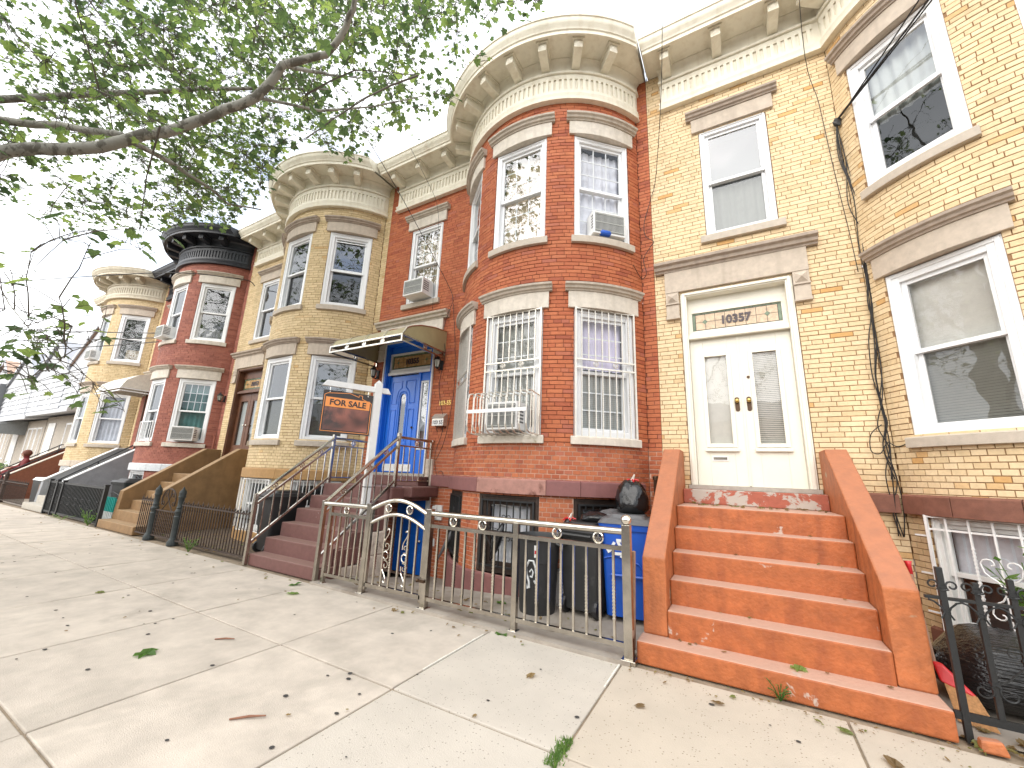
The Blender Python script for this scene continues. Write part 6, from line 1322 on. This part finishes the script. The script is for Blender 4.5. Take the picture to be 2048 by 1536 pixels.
mb = MB(); mb.ball((2.26, -.06, 5.84), .05, 8, (1, .6, 1.2), .5, 9); mb.build('cable_knot', 'cable_black', cb)
for k, dx in enumerate((0, .12, -.1)):
    cable([(2.26, -.06, 5.87-.01*k), (5.7+dx*3, -5.7, 8.15+.22*k)], .008 if k else .011, ('thick service cable from the yellow corner out over the street', 'thin service cable running beside the thick one to the street', 'lowest thin service cable from the yellow corner')[k], .25)
def wall_cable(pts, r, label): mb = MB(); mb.tube(curve_pts(pts, 6), r, 5); return tag(mb.build('cable', 'cable_black', smooth=True), label, 'cable', 'overhead and wall cables')
wall_cable([(.75, -3.0, 9.6), (.4, -1.0, 7.3), (.12, -.12, 5.95), (.0, -.05, 5.50), (-.10, -.05, 5.15), (-.09, -.05, 4.92), (.02, -.05, 4.80), (-.03, -.05, 4.72), (-.13, -.05, 4.55), (-.10, -.05, 4.32), (-.17, -.05, 4.25), (-.24, -.25, 4.38)], .005, 'thin black cable looping down the red and yellow party line')
wall_cable([(1.86, -2.2, 9.5), (2.0, -.35, 7.1), (2.12, -.05, 6.2), (2.16, -.04, 5.2), (2.2, -.04, 4.4), (2.22, -.05, 3.8)], .0045, 'thin cable down the flat yellow brick beside the bundle')
wall_cable([(-4.3, -5.6, 8.6), (-4.0, -2.2, 6.7), (-3.72, -.25, 5.0), (-3.60, -.06, 4.55)], .006, 'black service cable slanting down before the red house')
wall_cable([(-3.60, -.06, 4.55), (-3.78, -.06, 4.0), (-3.70, -.05, 3.5), (-3.78, -.05, 2.9), (-3.62, -.05, 2.2), (-3.75, -.05, 1.7), (-3.68, -.05, 1.35), (-3.60, -.05, 1.27), (-3.53, -.05, 1.33), (-3.58, -.06, 1.42), (-3.66, -.05, 1.38)], .005, 'black cable hanging down the wall by the mailbox')
wall_cable([(-3.60, -.05, 4.5), (-3.48, -.05, 3.6), (-3.44, -.05, 2.8), (-3.55, -.05, 2.0), (-3.72, -.05, 1.6)], .005, 'second black cable hanging left of the red bay')
wall_cable([(-4.35, -3.5, 9.3), (-4.18, -.75, 7.3), (-4.12, -.12, 6.6), (-4.10, -.1, 5.4), (-4.05, -.1, 4.45)], .004, 'thin dark wire in front of the flat upper red window')
wall_cable([(-10.7, -.1, 6.35), (-10.75, -.6, 6.35), (-13, -2.2, 6.2), (-24, -5.3, 6.3), (-40, -6.5, 7.2)], .012, 'overhead wire crossing the sky before the black cornice')
for k, (z, y, lab) in enumerate(((5.9, -5.6, 'upper overhead wire at the far left'), (5.3, -5.2, 'middle overhead wire at the far left'), (4.75, -4.9, 'lowest overhead wire at the far left'))):
    cable([(-13.2-.2*k, -.95, 5.0-.1*k), (-26, y, z), (-60, y-.8, z+1.2)], .014, lab, .12)

# ------------------------------------------------------------------ fallen leaves, twigs, weeds, moss
lr = random.Random(44)
lt = bpy.data.meshes.new('fallen_leaf'); lt.from_pydata([(x, y-.5, z*1.6+.03) for x, y, z in LV], [], LF); lt.materials.append(MATS['weed_green']); lt2 = lt.copy(); lt2.materials.clear(); lt2.materials.append(MATS['leaf_litter'])
for (x, y, s, g, lab) in ((-3.05, -3.95, .14, 1, 'large green fallen leaf on the left of the pavement'), (-3.62, -2.45, .13, 1, 'green fallen leaf near the foot of the maroon steps'), (-3.95, -2.22, .13, 1, 'green fallen leaf beside the lowest maroon step'), (-1.10, -2.10, .13, 1, 'green fallen leaf at the middle steel fence post'), (1.12, -1.87, .11, 1, 'pale green leaf on the lowest orange step'), (-1.55, -1.35, .14, 1, 'yellow-green leaf in the yard left of the round can'), (.20, -2.62, .06, 0, 'curled tan leaf on the pavement before the orange stoop'), (.62, -2.30, .075, 0, 'dry brown leaf at the foot of the orange stoop'), (1.28, -2.22, .075, 0, 'yellowed leaf by the lowest orange step, right half'), (-5.2, -3.6, .08, 0, 'dark curled leaf on the pavement at the left edge'), (-.55, -2.66, .07, 0, 'small brown leaf on the pebbled pavement panel'), (1.45, -2.45, .10, 0, 'long tan leaf at the bottom right of the pavement')):
    z0 = .16 if 'lowest orange step' in lab and 'on the' in lab else .004
    o = bpy.data.objects.new('fallen_leaf', lt if g else lt2); COL.objects.link(o); o.location = (x, y, z0+.004); o.rotation_euler = (lr.uniform(-.2, .2), lr.uniform(-.2, .2), lr.uniform(0, 6)); o.scale = (s, s, s); tag(o, lab, 'leaf', 'fallen leaves')
lit = MB()
def litter(x, y, z, s):
    m = Matrix.Translation((x, y, z+.006)) @ Matrix.Rotation(lr.uniform(0, 6.28), 4, 'Z') @ Matrix.Rotation(lr.gauss(0, .3), 4, 'X') @ Matrix.Diagonal((s*lr.uniform(.5, 1), s, s*2, 1))
    lit.add([m @ Vector((v[0], v[1]-.5, v[2]+.04)) for v in LV], LF, tone=lr.random())
for k in range(80): litter(lr.uniform(-16, 2.2), -2.10-abs(lr.gauss(0, .14)), .003, lr.uniform(.012, .045))
for k in range(30): litter(lr.uniform(-20, 1.5), lr.uniform(-5, -2.1), .003, lr.uniform(.012, .035))
for k in range(60): litter(lr.uniform(.0, 1.9), -2.03-abs(lr.gauss(0, .10)), .003, lr.uniform(.008, .03))
for k in range(60): litter(lr.uniform(-3.6, -.2), lr.uniform(-1.95, -1.4), .006, lr.uniform(.025, .06))
for k in range(34): litter(lr.uniform(.30, 1.6), lr.uniform(-.75, -.32), 1.15, lr.uniform(.03, .07))
for k in range(16): i = lr.randint(0, 4); litter(lr.uniform(.3, 1.6), SY[i+1]-lr.uniform(.01, .06), SZ[i], lr.uniform(.02, .045))
for k in range(110): litter(lr.uniform(-9.2, -5.6), lr.uniform(-1.85, -.9), .006, lr.uniform(.03, .08))
for k in range(60): litter(lr.uniform(1.85, 3.2), lr.uniform(-2.15, -1.7), .005, lr.uniform(.03, .09))
tag(lit.build('leaf_litter', 'leaf_litter'), 'scattered small dry leaves and crumbs on pavement, steps and yards', 'leaf litter', kind='stuff')
for (p, q, lab) in (((-1.72, -4.05, .006), (-1.58, -3.93, .012), 'short reddish twig on the near pavement'), ((-2.95, -3.55, .006), (-2.82, -3.47, .012), 'thin brown twig on the left pavement')):
    mb = MB(); mb.tube([p, Vector(p).lerp(Vector(q), .5)+Vector((0, .006, .003)), q], [.005, .007, .004], 5); tag(mb.build('twig', 'leaf_dry'), lab, 'twig')
def weed(c, h, n, label, spread=.12, seed=1):
    rr = random.Random(seed); r0 = empty('weed', c, label, 'plant', 'weeds growing from cracks'); st = MB(); lf = MB()
    for k in range(n):
        a = rr.uniform(0, 6.28); tip = Vector((c[0]+spread*math.cos(a)*rr.uniform(.3, 1), c[1]+spread*math.sin(a)*rr.uniform(.2, .7), c[2]+h*rr.uniform(.5, 1))); b = Vector(c)
        st.tube([b, b.lerp(tip, .5)+Vector((0, 0, .02)), tip], .003, 4)
        for j in range(7):
            p = b.lerp(tip, .3+.7*j/6); s = h*rr.uniform(.10, .2); y = Vector((rr.uniform(-1, 1), rr.uniform(-1, .4), rr.uniform(-.2, .6))).normalized(); x = y.cross(Vector((0, 0, 1))).normalized(); 
            lf.add([p, p+y*s*.5+x*s*.3, p+y*s, p+y*s*.5-x*s*.3], [(0, 1, 2, 3)], tone=rr.random())
    st.build('stems', 'weed_green', r0); tag(lf.build('leaves', 'weed_green', r0), kind='stuff')
weed((.98, -2.03, 0), .12, 7, 'small green weed at the foot of the orange stoop', .07, 2); weed((2.62, -1.05, .40), .62, 8, 'light green plant behind the iron fence at the right', .28, 3); weed((-6.95, -2.08, 0), .22, 14, 'green weed tuft at the spear-topped fence', .20, 4); weed((-11.45, -2.06, 0), .34, 16, 'green weed clump at the corner of the ochre stoop', .26, 5); weed((-13.0, -2.08, 0), .12, 12, 'low weeds along the square-tube fence', .5, 6)
ms = MB(); mr_ = random.Random(9)
for k in range(260):
    t = mr_.random(); x = -.06+mr_.gauss(0, .018); y = -3.42+.24*t; h = mr_.uniform(.012, .035); a = mr_.uniform(0, 6.28); ms.add([(x-.004, y, 0), (x+.004, y, 0), (x+.014*math.cos(a), y+.014*math.sin(a), h)], [(0, 1, 2)], tone=mr_.random())
tag(ms.build('moss_tuft', 'weed_green'), 'green moss strip growing in the pavement joint at the bottom', 'moss', kind='stuff')
hd = empty('hedge', (-25.0, -1.6, 0), 'low dark green hedge before the first white house', 'hedge'); hm = MB()
for k in range(1500):
    p = Vector((mr_.uniform(-28, -22.6), mr_.uniform(-2.0, -1.3), mr_.uniform(.3, 1.15))); y = Vector((mr_.gauss(0, 1), mr_.gauss(0, 1), mr_.gauss(0, 1))).normalized()*.09; x = y.orthogonal().normalized()*.04; hm.add([p, p+y*.5+x, p+y, p+y*.5-x], [(0, 1, 2, 3)], tone=mr_.random())
tag(hm.build('foliage', 'leaf_green', hd), kind='stuff'); mb = MB(); mb.box(-28, -22.6, -1.9, -1.4, 0, .9); mb.build('core', 'twig_bark', hd)
